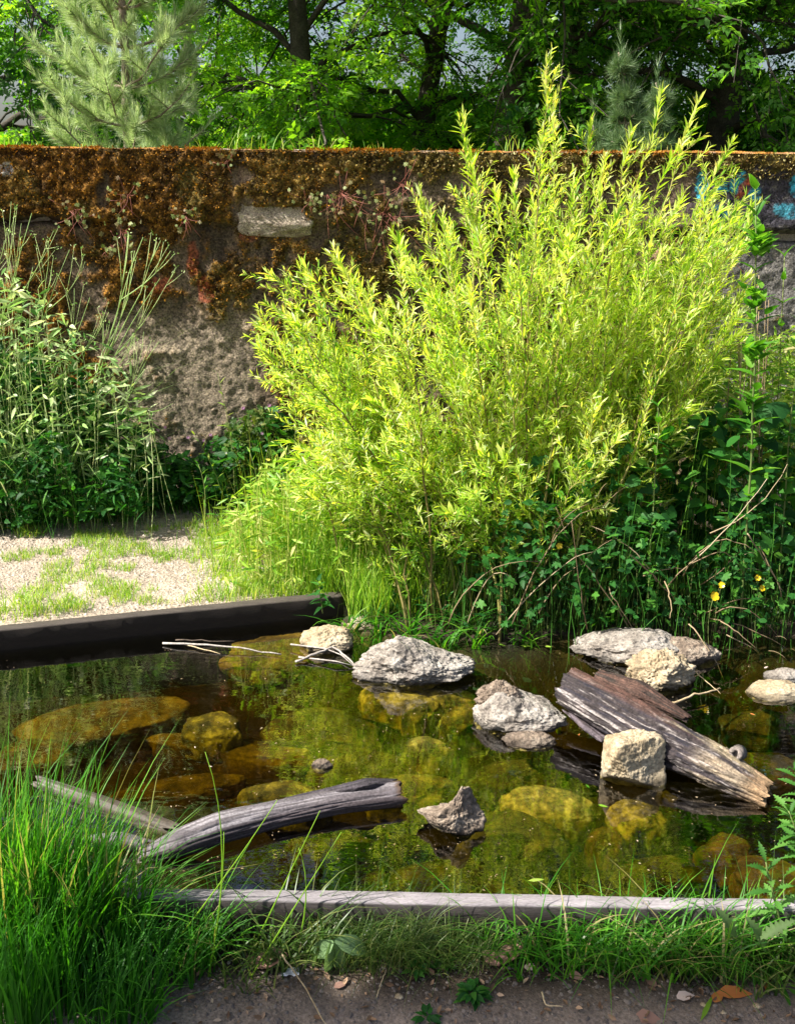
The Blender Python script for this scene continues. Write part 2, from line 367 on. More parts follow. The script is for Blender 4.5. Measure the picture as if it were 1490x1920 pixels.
# ------------------------------------------------------------------ water: a closed body with a mirror skin and peat-coloured depth
def water_mat():
    m, N, L = mat_new('pond_water')
    tc = N.new('ShaderNodeTexCoord'); mp = N.new('ShaderNodeMapping'); mp.inputs['Scale'].default_value = (1, 2.2, 1); L.new(tc.outputs['Object'], mp.inputs[0])
    n = noise(N, L, mp.outputs[0], 5.0, 3, 0.5); n2 = noise(N, L, mp.outputs[0], 22.0, 2, 0.5)
    ad = N.new('ShaderNodeMath'); ad.operation = 'MULTIPLY_ADD'; ad.inputs[1].default_value = 0.22; L.new(n2.outputs[0], ad.inputs[0]); L.new(n.outputs[0], ad.inputs[2])
    b = N.new('ShaderNodeBump'); b.inputs['Strength'].default_value = 0.10; b.inputs['Distance'].default_value = 0.008; L.new(ad.outputs[0], b.inputs['Height'])
    fr = N.new('ShaderNodeFresnel'); fr.inputs[0].default_value = 2.0; L.new(b.outputs[0], fr.inputs['Normal'])
    gl = N.new('ShaderNodeBsdfGlossy'); gl.inputs['Roughness'].default_value = 0.0; gl.inputs[0].default_value = (1, 1, 1, 1); L.new(b.outputs[0], gl.inputs['Normal'])
    tr = N.new('ShaderNodeBsdfTransparent'); tr.inputs[0].default_value = (1, 1, 1, 1)
    ge = N.new('ShaderNodeNewGeometry'); inv = N.new('ShaderNodeMath'); inv.operation = 'SUBTRACT'; inv.inputs[0].default_value = 1.0; L.new(ge.outputs['Backfacing'], inv.inputs[1])
    fm = N.new('ShaderNodeMath'); fm.operation = 'MULTIPLY'; L.new(fr.outputs[0], fm.inputs[0]); L.new(inv.outputs[0], fm.inputs[1])
    ms = N.new('ShaderNodeMixShader'); L.new(fm.outputs[0], ms.inputs[0]); L.new(tr.outputs[0], ms.inputs[1]); L.new(gl.outputs[0], ms.inputs[2])
    va = N.new('ShaderNodeVolumeAbsorption'); va.inputs[0].default_value = (0.80, 0.75, 0.15, 1); va.inputs['Density'].default_value = 10.5
    o = N.new('ShaderNodeOutputMaterial'); L.new(ms.outputs[0], o.inputs[0]); L.new(va.outputs[0], o.inputs['Volume']); return m
import bmesh
bmw = bmesh.new(); cen = POLY.mean(0)
grow = []
for i, p in enumerate(POLY):
    d = p - cen; d = d / np.linalg.norm(d)
    nat = 2 <= i < 2 + NSH
    grow.append(p + d * (0.10 if nat else 0.012))
vs = [bmw.verts.new((p[0], p[1], WZ)) for p in grow]; f = bmw.faces.new(vs); bmw.normal_update()
if f.normal.z < 0: f.normal_flip()
r = bmesh.ops.extrude_face_region(bmw, geom=[f]); ev = [g for g in r['geom'] if isinstance(g, bmesh.types.BMVert)]
for v in ev: v.co.z -= 0.62
bmesh.ops.recalc_face_normals(bmw, faces=bmw.faces)
wme = bpy.data.meshes.new('pond_water'); bmw.to_mesh(wme); bmw.free()
m_water = water_mat(); tag(link('pond_water', wme, m_water), kind='structure')

# ------------------------------------------------------------------ plank edging
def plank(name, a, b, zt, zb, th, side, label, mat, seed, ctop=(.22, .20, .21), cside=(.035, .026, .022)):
    d = (b - a); Ln = np.linalg.norm(d); d = d / Ln; n = np.array([d[1], -d[0]]) * side
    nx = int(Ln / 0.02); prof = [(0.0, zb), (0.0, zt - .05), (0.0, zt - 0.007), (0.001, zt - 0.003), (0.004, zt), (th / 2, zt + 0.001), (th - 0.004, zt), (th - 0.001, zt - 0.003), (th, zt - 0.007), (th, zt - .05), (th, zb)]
    t = np.linspace(0, Ln, nx); X = []; 
    for (o, z) in prof:
        w = fbm(xyz(t * 1.0, o * 20 + seed, z * 6), 1.3, 4, seed) * 0.006 + fbm(xyz(t, o * 60, z * 30), 18, 3, seed + 3) * 0.0016
        P = a[None] + d[None] * t[:, None] + n[None] * (o + w)[:, None]
        X.append(np.stack([P[:, 0], P[:, 1], np.full(nx, z) + fbm(xyz(t, seed, 0), 2.0, 4, seed + 5) * 0.005 + (fbm(xyz(t, o * 80, 1), 30, 2, seed) * 0.0015)], -1))
    X = np.array(X); h, w_ = X.shape[:2]
    i = np.arange(h)[:, None] * w_ + np.arange(w_ - 1)[None]; nxt = ((np.arange(h) + 1) % h)[:, None] * w_ + np.arange(w_ - 1)[None]
    F = np.stack([i, i + 1, nxt + 1, nxt], -1).reshape(-1, 4)
    cc = np.zeros(X.shape) + np.array(cside); cc[3:8] = np.array(ctop) * (0.8 + 0.4 * ss(-.4, .4, fbm(xyz(t * 1.0, seed, 0), 6, 4, 12)))[None, :, None]; cc[2] = cc[4] * .25 + cc[1] * .75; cc[8] = cc[2]  # top tinted paler, side faces darker
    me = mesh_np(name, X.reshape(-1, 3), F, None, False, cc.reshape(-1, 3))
    bm = bmesh.new(); bm.from_mesh(me); bmesh.ops.holes_fill(bm, edges=[e for e in bm.edges if e.is_boundary], sides=20); bmesh.ops.recalc_face_normals(bm, faces=bm.faces); bm.to_mesh(me); bm.free()
    return tag(link(name, me, mat), label, 'plank', 'timber planks edging the pond')
def along(d): return None
ang_f = math.atan2(fd[1], fd[0])
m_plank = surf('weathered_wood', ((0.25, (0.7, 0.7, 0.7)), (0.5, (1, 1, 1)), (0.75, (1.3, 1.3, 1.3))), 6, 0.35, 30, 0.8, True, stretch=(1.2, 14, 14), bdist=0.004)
m_plankd = surf('dark_wood', ((0.25, (0.7, 0.7, 0.7)), (0.5, (1, 1, 1)), (0.75, (1.4, 1.4, 1.4))), 6, 0.4, 30, 0.8, True, stretch=(1.2, 14, 14), bdist=0.004)
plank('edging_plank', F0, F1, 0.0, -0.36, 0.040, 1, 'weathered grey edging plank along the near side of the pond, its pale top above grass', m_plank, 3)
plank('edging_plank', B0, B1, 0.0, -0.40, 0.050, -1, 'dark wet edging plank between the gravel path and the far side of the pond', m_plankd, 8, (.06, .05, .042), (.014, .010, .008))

# ================================================================== the old concrete wall
wx = np.concatenate([np.linspace(-6, -2.35, 50), np.arange(-2.33, 2.75, 0.0105), np.linspace(2.78, 8, 60)])
WTOP = 1.765
wz = np.concatenate([[-0.15], np.arange(0.0, WTOP, 0.0105), [WTOP]])
WX, WZg = np.meshgrid(wx, wz); WPx, WPy = to_px(np.stack([WX, np.full_like(WX, WALL_Y), WZg], -1))
P3 = xyz(WX, 0, WZg)
topline = 286 + 0.024 * WPx                                       # photograph row of the wall's top edge
dep = WPy - topline                                              # rows below the top
joint = 118 + 14 * fbm(xyz(WX, 0, 0), 3, 4, 41) + 26 * ss(430, 560, WPx) * ss(620, 560, WPx) * 0
upper = ss(8, -8, dep - joint)
n_a = fbm(P3, 4.0, 5, 51); n_b = fbm(P3, 16.0, 5, 52, 0.6); n_c = fbm(P3, 45.0, 4, 53, 0.65)
reg = np.where(dep < joint, 0.42 * ss(500, 300, WPx) + 0.25 * ss(860, 600, WPx) + 0.12, 0)
reg = reg + np.where(dep >= joint, 0.30 - 0.55 * ss(170, 120, abs(WPx - 340)) * ss(540, 620, WPy), 0) + 0.4 * ss(30, 5, dep)
reg = reg - 0.6 * ss(1150, 1300, WPx) * (dep > 14)
reg = reg - 0.5 * ss(26, 10, abs(WPx - 455)) * (dep < joint) - 0.45 * ss(18, 6, abs(WPx - 195)) * (dep < joint)
moss = ss(-0.12, 0.28, n_a * 0.6 + n_b * 0.8 + reg - 0.15)
bulge = 0.030 * upper + 0.016 * n_a + 0.010 * n_b + 0.007 * n_c + moss * (0.008 + 0.022 * np.abs(n_b) + 0.016 * n_c)
slit = ss(11, 3, abs(dep - joint - 8)) * ss(-0.3, 0.2, fbm(xyz(WX, 0, 0), 1.7, 3, 47)); bulge -= 0.055 * slit * (1 - 0.4 * moss)
bulge -= 0.018 * ss(7, 2, abs(WPx - 452 - 4 * n_b * 3)) * (dep < joint + 20)
bulge -= 0.07 * ss(1370, 1400, WPx) * ss(14, 0, abs(dep - 120))              # deep broken joint at the right
slotx = ss(452, 458, WPx) * ss(574, 566, WPx) * ss(384, 392, WPy) * ss(440, 432, WPy); bulge -= 0.05 * slotx
WYg = WALL_Y - bulge
def col3(c): return np.array(c)[None, None]
base = col3((0.17, 0.125, 0.085)) * (0.75 + 0.5 * ss(-.4, .4, n_a))[..., None]
base = base * (1 - 0.6 * ss(0.0, 0.35, fbm(P3 * [1.6, 1, .5], 5, 5, 61, .6))[..., None])
pale = (ss(150, 110, abs(WPx - 350)) * ss(560, 640, WPy))[..., None]; base = base * (1 - pale) + col3((0.26, 0.21, 0.155)) * pale * (0.8 + 0.4 * ss(-.5, .5, n_b)[..., None])
rt = ss(1280, 1380, WPx)[..., None]; base = base * (1 - rt) + col3((0.17, 0.16, 0.15)) * rt
mossc = col3((0.20, 0.095, 0.016)) * (1 - ss(150, 800, WPx + 300 * n_a))[..., None] + col3((0.12, 0.085, 0.02)) * ss(150, 800, WPx + 300 * n_a)[..., None]
mossc = mossc * (0.35 + 0.9 * ss(-.25, .35, n_c + 0.5 * n_b))[..., None] * (0.55 + 0.8 * ss(-.3, .3, fbm(P3, 9, 3, 77)))[..., None]  # moss darkens in the hollows: shadow pockets put into its colour
olive = ss(0.0, 0.4, fbm(P3, 6, 3, 71))[..., None]; mossc = mossc * (1 - 0.6 * olive) + col3((0.13, 0.115, 0.025)) * 0.6 * olive
WC = base * (1 - moss[..., None]) + mossc * moss[..., None]
def blot(px, py, sx, sy, c, k=1.0, rot=0.0, s=0):
    global WC
    dx, dy = WPx - px, WPy - py; u = dx * math.cos(rot) + dy * math.sin(rot); v = -dx * math.sin(rot) + dy * math.cos(rot)
    d = np.sqrt((u / sx) ** 2 + (v / sy) ** 2) + 0.45 * fbm(P3, 30, 3, 80 + s); a = (ss(1.02, 0.88, d) * k * ss(-.45, -.25, fbm(P3, 55, 3, 180 + s)))[..., None]
    WC = WC * (1 - a) + col3(c) * a
RED = (0.42, 0.09, 0.04); CY = (0.05, 0.42, 0.58); DK = (0.03, 0.028, 0.045)
blot(1440, 375, 110, 58, DK, .85, 0.15, 1); blot(1325, 380, 50, 55, DK, .6, 0, 2)
blot(1312, 350, 12, 28, CY, .9, 0, 3); blot(1378, 345, 14, 24, CY, .9, 0.4, 4); blot(1358, 352, 22, 10, CY, .9, 0, 5); blot(1392, 352, 10, 24, RED, .85, 0.5, 6)
blot(1410, 362, 12, 16, CY, .6, 0.2, 7); blot(1488, 348, 14, 22, CY, .9, 0, 8); blot(1470, 395, 26, 14, CY, .55, 0.2, 9); blot(1345, 398, 18, 12, CY, .4, 0, 10)
blot(1560, 370, 40, 20, CY, .8, 0.3, 15); blot(1640, 360, 30, 14, RED, .8, 0.1, 16)
blot(362, 485, 12, 34, RED, .5, 0, 11); blot(300, 535, 26, 16, RED, .6, 0, 12); blot(385, 545, 18, 26, RED, .6, 0.2, 13); blot(468, 442, 20, 12, (0.4, .13, .08), .7, 0, 14)
blot(1215, 480, 26, 36, (.5, .3, .22), .7, 0, 17); blot(12, 318, 20, 12, (0.5, 0.49, 0.46), .9, 0, 18); blot(1262, 455, 16, 10, RED, .7, 0, 19)
WC = WC * (1 - 0.6 * (slit * (dep > joint))[..., None])*1.0
m_wall = surf('old_concrete', ((0.3, (0.55, 0.54, 0.52)), (0.5, (0.95, 0.95, 0.95)), (0.7, (1.6, 1.55, 1.45))), 26, 1.0, 42, 0.95, True, bdist=0.02, nr=0.8, spk=(.25, 1.8))
wall = empty('concrete_wall', (0, WALL_Y, 0), 'long old concrete retaining wall covered in rusty brown moss behind the pond', 'wall')
def off(me, v):
    n = len(me.vertices); a = np.empty(n * 3, np.float32); me.vertices.foreach_get('co', a); a = a.reshape(-1, 3) - np.array(v, np.float32); me.vertices.foreach_set('co', a.ravel()); me.update(); return me
cellup = (upper[:-1, :-1] > 0.5)
link('upper_course', off(grid_mesh('upper_course', WX, WYg, WZg, cellup, WC), wall.location), m_wall, wall)
link('lower_course', off(grid_mesh('lower_course', WX, WYg, WZg, ~cellup, WC), wall.location), m_wall, wall)
# flat, worn top of the wall with an uneven front lip
cy = np.array([0, .006, .02, .06, .12, .18, .24, .30]); CX, CU = np.meshgrid(wx, cy); lip = np.interp(CX[0], wx, WYg[-1])[None]
cn = fbm(xyz(CX, CU, 0), 20, 4, 91)
CYg = lip - 0.004 + CU * (WALL_Y + 0.30 - lip) / 0.30; CZ = WTOP + 0.010 * ss(0, .03, CU) + 0.008 * cn * (CU > 0) + 0.014 * fbm(xyz(CX, 0, 0), 1.1, 3, 93)
cpx, _ = to_px(np.stack([CX, CYg, CZ], -1)); om = ss(-0.3, 0.15, fbm(xyz(CX, CU * 2, 0), 5, 4, 95) - 0.4 * ss(.05, .25, CU) + 0.15)[..., None]
CC = col3((0.36, 0.31, 0.26)) * (1 - om) + col3((0.30, 0.13, 0.02)) * om * (0.7 + 0.7 * ss(-.3, .3, cn)[..., None])
link('wall_top', off(grid_mesh('wall_top', CX, CYg, CZ, None, CC), wall.location), m_wall, wall)
# back and ends stay in the soil behind: a plain core closes the wall
core = bmesh.new(); bmesh.ops.create_cube(core, size=1)
for v in core.verts: v.co = Vector((1 + v.co.x * 13.9, WALL_Y + 0.17 + v.co.y * 0.22, 0.78 + v.co.z * 1.94))
cme = bpy.data.meshes.new('core'); core.to_mesh(cme); core.free(); link('core', off(cme, wall.location), surf('concrete_core', ((.3, (.2, .18, .15)), (.7, (.3, .28, .25))), 6), wall)
# moss cushions: thousands of tiny leaflets on the mossy areas
ys, xs = np.nonzero((moss > 0.55) & (WX > -2.4) & (WX < 2.8)); pick = rng.choice(len(ys), 52000); ys, xs = ys[pick], xs[pick]
MP = np.stack([WX[ys, xs], WYg[ys, xs], WZg[ys, xs]], -1) + rng.normal(0, .004, (len(ys), 3)); MP[:, 1] -= 0.002
md = np.stack([rng.normal(0, .7, len(ys)), -np.abs(rng.normal(.8, .3, len(ys))), rng.normal(-0.1, .7, len(ys))], -1)
g = Geo(); ru = rng.random(len(ys)) * 0.55 + 0.45 * ss(150, 900, WPx[ys, xs] + 300 * n_a[ys, xs]); g.inst(SMALL, frames(md, rng.normal(0, 1, md.shape), rng.uniform(.006, .020, len(ys))), MP, np.clip(ru, 0, 1))
m_moss = leaf_mat('dry_moss', ((0.0, (0.035, 0.018, 0.006)), (0.2, (0.05, 0.026, 0.008)), (0.32, (0.42, 0.20, 0.02)), (0.45, (0.09, 0.05, 0.012)), (0.6, (0.05, 0.036, 0.012)), (0.78, (0.26, 0.19, 0.04)), (1.0, (0.46, 0.42, 0.2))), 0.25, (1.3, 1.1, 0.5), 0.8, 0.15)
tag(link('moss', g.mesh('moss', origin=wall.location), m_moss, wall), 'rusty brown and olive moss tufts on the wall face', kind='stuff')
# orange lip moss along the top edge
n_ = 9000; tx = rng.uniform(-2.5, 2.9, n_); keep = fbm(xyz(tx, 0, 0), 5.1, 4, 97) > 0.04; tx = tx[keep]; n_ = len(tx)
tp = np.stack([tx, WALL_Y - 0.03 - np.abs(rng.normal(0, .018, n_)) + 0.03 * (rng.random(n_) > .4), np.full(n_, WTOP + .006) - np.abs(rng.normal(0, .012, n_))], -1)
g = Geo(); g.inst(SMALL, frames(rng.normal(0, .5, (n_, 3)) + [0, -.3, .8], rng.normal(0, 1, (n_, 3)), rng.uniform(.008, .018, n_)), tp, rng.random(n_) * .6)
tag(link('lip_moss', g.mesh('lip_moss', origin=wall.location), leaf_mat('orange_moss', ((0.0, (0.20, 0.075, 0.008)), (0.6, (0.30, 0.14, 0.018)), (1.0, (0.2, 0.16, 0.03))), 0.35, (1.4, 1.1, .5), .8, .1), wall), 'orange moss along the top lip', kind='stuff')

# ------------------------------------------------------------------ stones
def rock_mesh(name, sx, sy, sz, seed, planes=0, rough=0.16, fine=0.05, prof=None, n=72, flat=0.0, fr=2.2, box=0):
    th = np.linspace(0, np.pi, n); ph = np.linspace(0, 2 * np.pi, 2 * n, endpoint=False); TH, PH = np.meshgrid(th, ph, indexing='ij')
    D = np.stack([np.sin(TH) * np.cos(PH), np.sin(TH) * np.sin(PH), np.cos(TH)], -1); r = np.ones(TH.shape); q = np.random.default_rng(seed)
    if box: r = (np.abs(D) ** box).sum(-1) ** (-1 / box)
    if planes:
        r = r * (1.25 if not box else 1.0)
        for k in range(planes):
            nn = q.normal(0, 1, 3); nn /= np.linalg.norm(nn); dn = D @ nn; dd = q.uniform(.72, .98)
            rr = np.where(dn > 0.05, dd / np.maximum(dn, .05), 9); r = np.minimum(r, rr)
    r = r * (1 + rough * 1.6 * fbm(D, fr * 0.6, 3, seed) + rough * fbm(D, fr * 1.5, 4, seed + 1) + fine * (1 - 2 * np.abs(fbm(D, fr * 4, 4, seed + 2, .6))) + fine * 0.5 * fbm(D, fr * 11, 3, seed + 3))
    V = D * r[..., None]; V[..., 2] = np.sign(V[..., 2]) * np.abs(V[..., 2]) ** (1.0 + flat)
    if prof is not None: V[..., 2] *= np.interp(V[..., 0], *prof)
    V = V * np.array([sx, sy, sz]) * 0.5
    h, w = TH.shape; i = np.arange(h - 1)[:, None] * w; j = np.arange(w)[None]; jn = (j + 1) % w
    F = np.stack([i + j, i + w + j, i + w + jn, i + jn], -1).reshape(-1, 4)
    return mesh_np(name, V.reshape(-1, 3), F, None, True)
G1 = ((0.3, (0.09, 0.073, 0.06)), (0.5, (0.27, 0.24, 0.21)), (0.72, (0.46, 0.43, 0.39)))
G2 = ((0.3, (0.16, 0.11, 0.06)), (0.5, (0.36, 0.29, 0.19)), (0.72, (0.50, 0.43, 0.32)))
G3 = ((0.3, (0.06, 0.042, 0.03)), (0.5, (0.22, 0.17, 0.13)), (0.72, (0.42, 0.36, 0.29)))
wet = (WZ - 0.007, ALGAE)
m_rg = surf('grey_stone', G1, 9, 0.8, 55, 0.9, wet=wet, bdist=0.01, vor=45, nr=.75); m_ry = surf('pale_yellow_stone', G2, 7, 0.6, 45, 0.9, wet=wet, bdist=0.008, nr=.7); m_rb = surf('brown_stone', G3, 12, 0.9, 60, 0.9, wet=wet, bdist=0.01, vor=50, nr=.75)
m_alg = surf('algae_stone', ((0.40, (0.018, 0.016, 0.005)), (0.5, (0.085, 0.068, 0.012)), (0.62, (0.26, 0.21, 0.04))), 9, 0.6, 40, 0.8, bdist=0.01)
m_algb = surf('brown_algae_stone', ((0.38, (0.02, 0.012, 0.005)), (0.5, (0.065, 0.04, 0.010)), (0.64, (0.15, 0.10, 0.025))), 9, 0.6, 40, 0.8, bdist=0.01)
def pxm(px, py, z=WZ):      # metres per photograph pixel at a place
    p = onz(px, py, z); return (p - CAM).length / FPX
def rock(px, pyb, wpx, hpx, mat, label, seed, depth=0.75, sink=0.5, rz=0, name='rock', group='stones in the pond', z=WZ, **kw):
    """px, pyb: middle of the waterline nearest to us; wpx, hpx: size seen above water"""
    wpx *= .88; hpx *= .86; s = pxm(px, pyb, z); w = wpx * s; d = w * depth; el = math.asin((CAM.z - z) / (onz(px, pyb, z) - CAM).length)
    hv = hpx * s; h = max((hv - d * 0.35 * math.sin(el)) / math.cos(el), 0.02)       # height above water
    p = onz(px, pyb, z); tot = h / (1 - sink)
    me = rock_mesh(name, w * 1.04, d, tot * 1.05, seed, **kw)
    o = link(name, me, mat); o.location = (p.x, p.y + d * 0.42, z + h - tot / 2); o.rotation_euler = (0, 0, rz)
    return tag(o, label, 'rock', group)
rock(782, 1284, 222, 86, m_rg, 'long lumpy grey rock with a low tail, in the pond before the bank grass', 11, .6, .35, prof=([-1, -.75, -.35, 0, .35, .7, 1], [.8, 1.0, 1.15, .8, .5, .42, .42]), rough=.20, fine=.085, n=110)
rock(1192, 1474, 112, 92, m_ry, 'pale yellow blocky limestone rock with flat broken faces beside the big log', 23, .75, .2, planes=6, box=5, rough=.10, fine=.05, n=110, rz=.25)
rock(1195, 1243, 225, 60, m_rg, 'broad pale grey boulder at the back edge of the pond', 37, .55, .4, prof=([-1, -.6, 0, .5, 1], [.6, .8, 1.0, 1.05, .6]), rough=.16, fine=.06, n=110)
rock(1285, 1244, 140, 42, m_rb, 'low brownish boulder leaning against the broad grey boulder at the back of the pond', 41, .6, .45, rough=.16, fine=.06, n=90)
rock(1240, 1290, 118, 68, m_ry, 'knobbly cream coloured rock right behind the big log', 53, .8, .35, rough=.26, fine=.12, n=100, fr=2.8)
rock(976, 1372, 178, 70, m_rg, 'flat grey rock touching the upper end of the big log', 67, .7, .4, prof=([-1, -.5, 0, .5, 1], [.9, 1.15, .95, .75, .5]), rough=.15, fine=.06, n=110)
rock(938, 1322, 76, 38, m_rb, 'small brown crusted stone lying on the flat grey rock by the log', 71, .7, .4, rough=.24, fine=.12, n=80, z=-0.025)
rock(616, 1222, 100, 46, m_ry, 'tan stone at the far corner of the pond beside thin fallen twigs', 83, .8, .35, rough=.16, fine=.07, n=90)
rock(845, 1568, 94, 72, m_rb, 'small pointed brown and grey stone with a white tip, alone in the near water', 97, .7, .25, prof=([-1, -.5, 0, .4, .75, 1], [.35, .5, .75, 1.25, 1.2, .8]), rough=.17, fine=.1, n=90, planes=8)
rock(995, 1402, 100, 24, m_rb, 'low brown stone barely above the water in front of the flat grey rock', 103, .6, .5, rough=.14, fine=.06, n=70)
rock(602, 1442, 40, 14, m_rb, 'tiny brown stone just breaking the surface in the middle of the pond', 107, .7, .5, n=48)
rock(1462, 1312, 100, 30, m_ry, 'flat yellowish stone half under water at the far side of the pond past the log', 109, .7, .5, rough=.12, n=70)
rock(1478, 1280, 70, 22, m_rg, 'dark wet grey stone behind the flat yellowish stone past the log', 113, .7, .5, rough=.12, n=70)
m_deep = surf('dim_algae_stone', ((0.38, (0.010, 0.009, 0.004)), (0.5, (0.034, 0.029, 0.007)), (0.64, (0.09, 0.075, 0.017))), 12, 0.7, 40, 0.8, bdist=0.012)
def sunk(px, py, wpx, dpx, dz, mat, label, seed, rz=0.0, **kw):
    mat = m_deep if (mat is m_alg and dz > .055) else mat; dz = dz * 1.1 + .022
    z = WZ - dz; s = pxm(px, py, z); el = math.asin((CAM.z - z) / (onz(px, py, z) - CAM).length)
    p = onz(px, py, z); w = wpx * s; d = dpx * s / math.sin(el); me = rock_mesh('sunken_stone', w, d, 0.15, seed, rough=.22, fine=.04, n=64, flat=-0.5, fr=1.3, **kw)
    o = link('sunken_stone', me, mat); o.location = (p.x, p.y, z - 0.07); o.rotation_euler = (0, 0, rz); return tag(o, label, 'stone', 'sunken stones under the pond surface')
SK = [(545, 1205, 190, 44, .012, m_algb, 'orange brown slab just under water beside the tan corner stone'),
 (782, 1292, 210, 44, .02, m_ry, 'pale sunken foot of stone below the long lumpy grey rock'),
 (790, 1316, 84, 34, .02, m_alg, 'bright golden sunken stone just in front of the long lumpy grey rock'),
 (880, 1338, 110, 30, .05, m_alg, 'dull golden sunken stone between the long lumpy rock and the flat grey rock'),
 (395, 1350, 112, 38, .035, m_alg, 'oval golden sunken stone lit up alone in the far half of the pond'),
 (215, 1335, 270, 60, .07, m_algb, 'large brown sunken slab in front of the dark far plank'),
 (620, 1360, 190, 54, .06, m_alg, 'wide olive sunken stone left of the golden stone before the long lumpy rock'),
 (440, 1392, 330, 34, .10, m_algb, 'long deep brown sunken slab behind the smooth grey log'),
 (805, 1392, 90, 20, .015, m_alg, 'thin grey green sunken stone with its top almost at the surface'),
 (700, 1425, 200, 34, .10, m_alg, 'deep olive sunken stone beside the tiny brown stone'),
 (770, 1465, 150, 40, .05, m_alg, 'mossy golden sunken stone beyond the blunt end of the smooth grey log'),
 (1020, 1490, 160, 46, .02, m_ry, 'flat pale yellow sunken slab in front of the blocky limestone rock'),
 (975, 1545, 210, 64, .06, m_alg, 'rounded golden brown sunken stone behind the small pointed stone'),
 (1190, 1516, 100, 50, .05, m_ry, 'tan sunken stone right below the blocky limestone rock'),
 (1135, 1560, 70, 34, .08, m_algb, 'small orange brown sunken stone nearest the tan sunken stone'),
 (1370, 1585, 100, 40, .08, m_algb, 'brown sunken stone past the end of the big log towards the near plank'),
 (1465, 1635, 150, 64, .05, m_algb, 'large brown sunken stone next to the near plank under the thistle'),
 (1400, 1430, 200, 44, .10, m_alg, 'olive sunken slab behind the rotten end of the big log'),
 (1415, 1345, 90, 26, .06, m_alg, 'small olive sunken stone between log and flat yellowish stone'),
 (330, 1465, 220, 34, .12, m_algb, 'deep reddish brown sunken stone beyond the half sunk grey branch'),
 (540, 1475, 160, 34, .03, m_alg, 'mossy stone top showing behind the smooth grey log'),
 (1300, 1480, 120, 50, .12, m_alg, 'dim olive sunken stone in the shade under the big log'),
 (960, 1440, 170, 34, .07, m_alg, 'olive golden sunken stone before the low brown stone'),
 (60, 1400, 170, 40, .09, m_algb, 'dim brown sunken stone behind the tall foreground grass'),
 (905, 1610, 220, 60, .13, m_alg, 'deep green gold sunken stone close to the near plank'),
 (650, 1590, 200, 60, .13, m_alg, 'deep mossy sunken stone below the smooth grey log'),
 (1240, 1620, 160, 40, .12, m_alg, 'deep olive sunken stone near the plank between two brown ones')]
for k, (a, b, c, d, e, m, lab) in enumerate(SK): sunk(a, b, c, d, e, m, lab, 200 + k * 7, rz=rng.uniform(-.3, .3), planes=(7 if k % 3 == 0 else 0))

# the loose pale block wedged in the wall's joint, and a paler chip at the left end
p = ony(514, 411, WALL_Y + 0.004); s = (p - CAM).length / FPX
me = rock_mesh('loose_block', 126 * s, 0.10, 56 * s, 301, planes=3, box=7, rough=.10, fine=.04, n=90)
o = link('loose_block', me, surf('pale_block', ((0.3, (0.18, 0.14, 0.105)), (0.5, (0.32, 0.27, 0.21)), (0.7, (0.45, 0.39, 0.32))), 22, 0.5, 70, 1.0, vor=0, spec=.05, spk=(.3, 1.6))); o.location = (p.x, p.y, p.z)
tag(o, 'pale grey stone block with a cracked outline, wedged in the joint of the mossy wall', 'stone block')
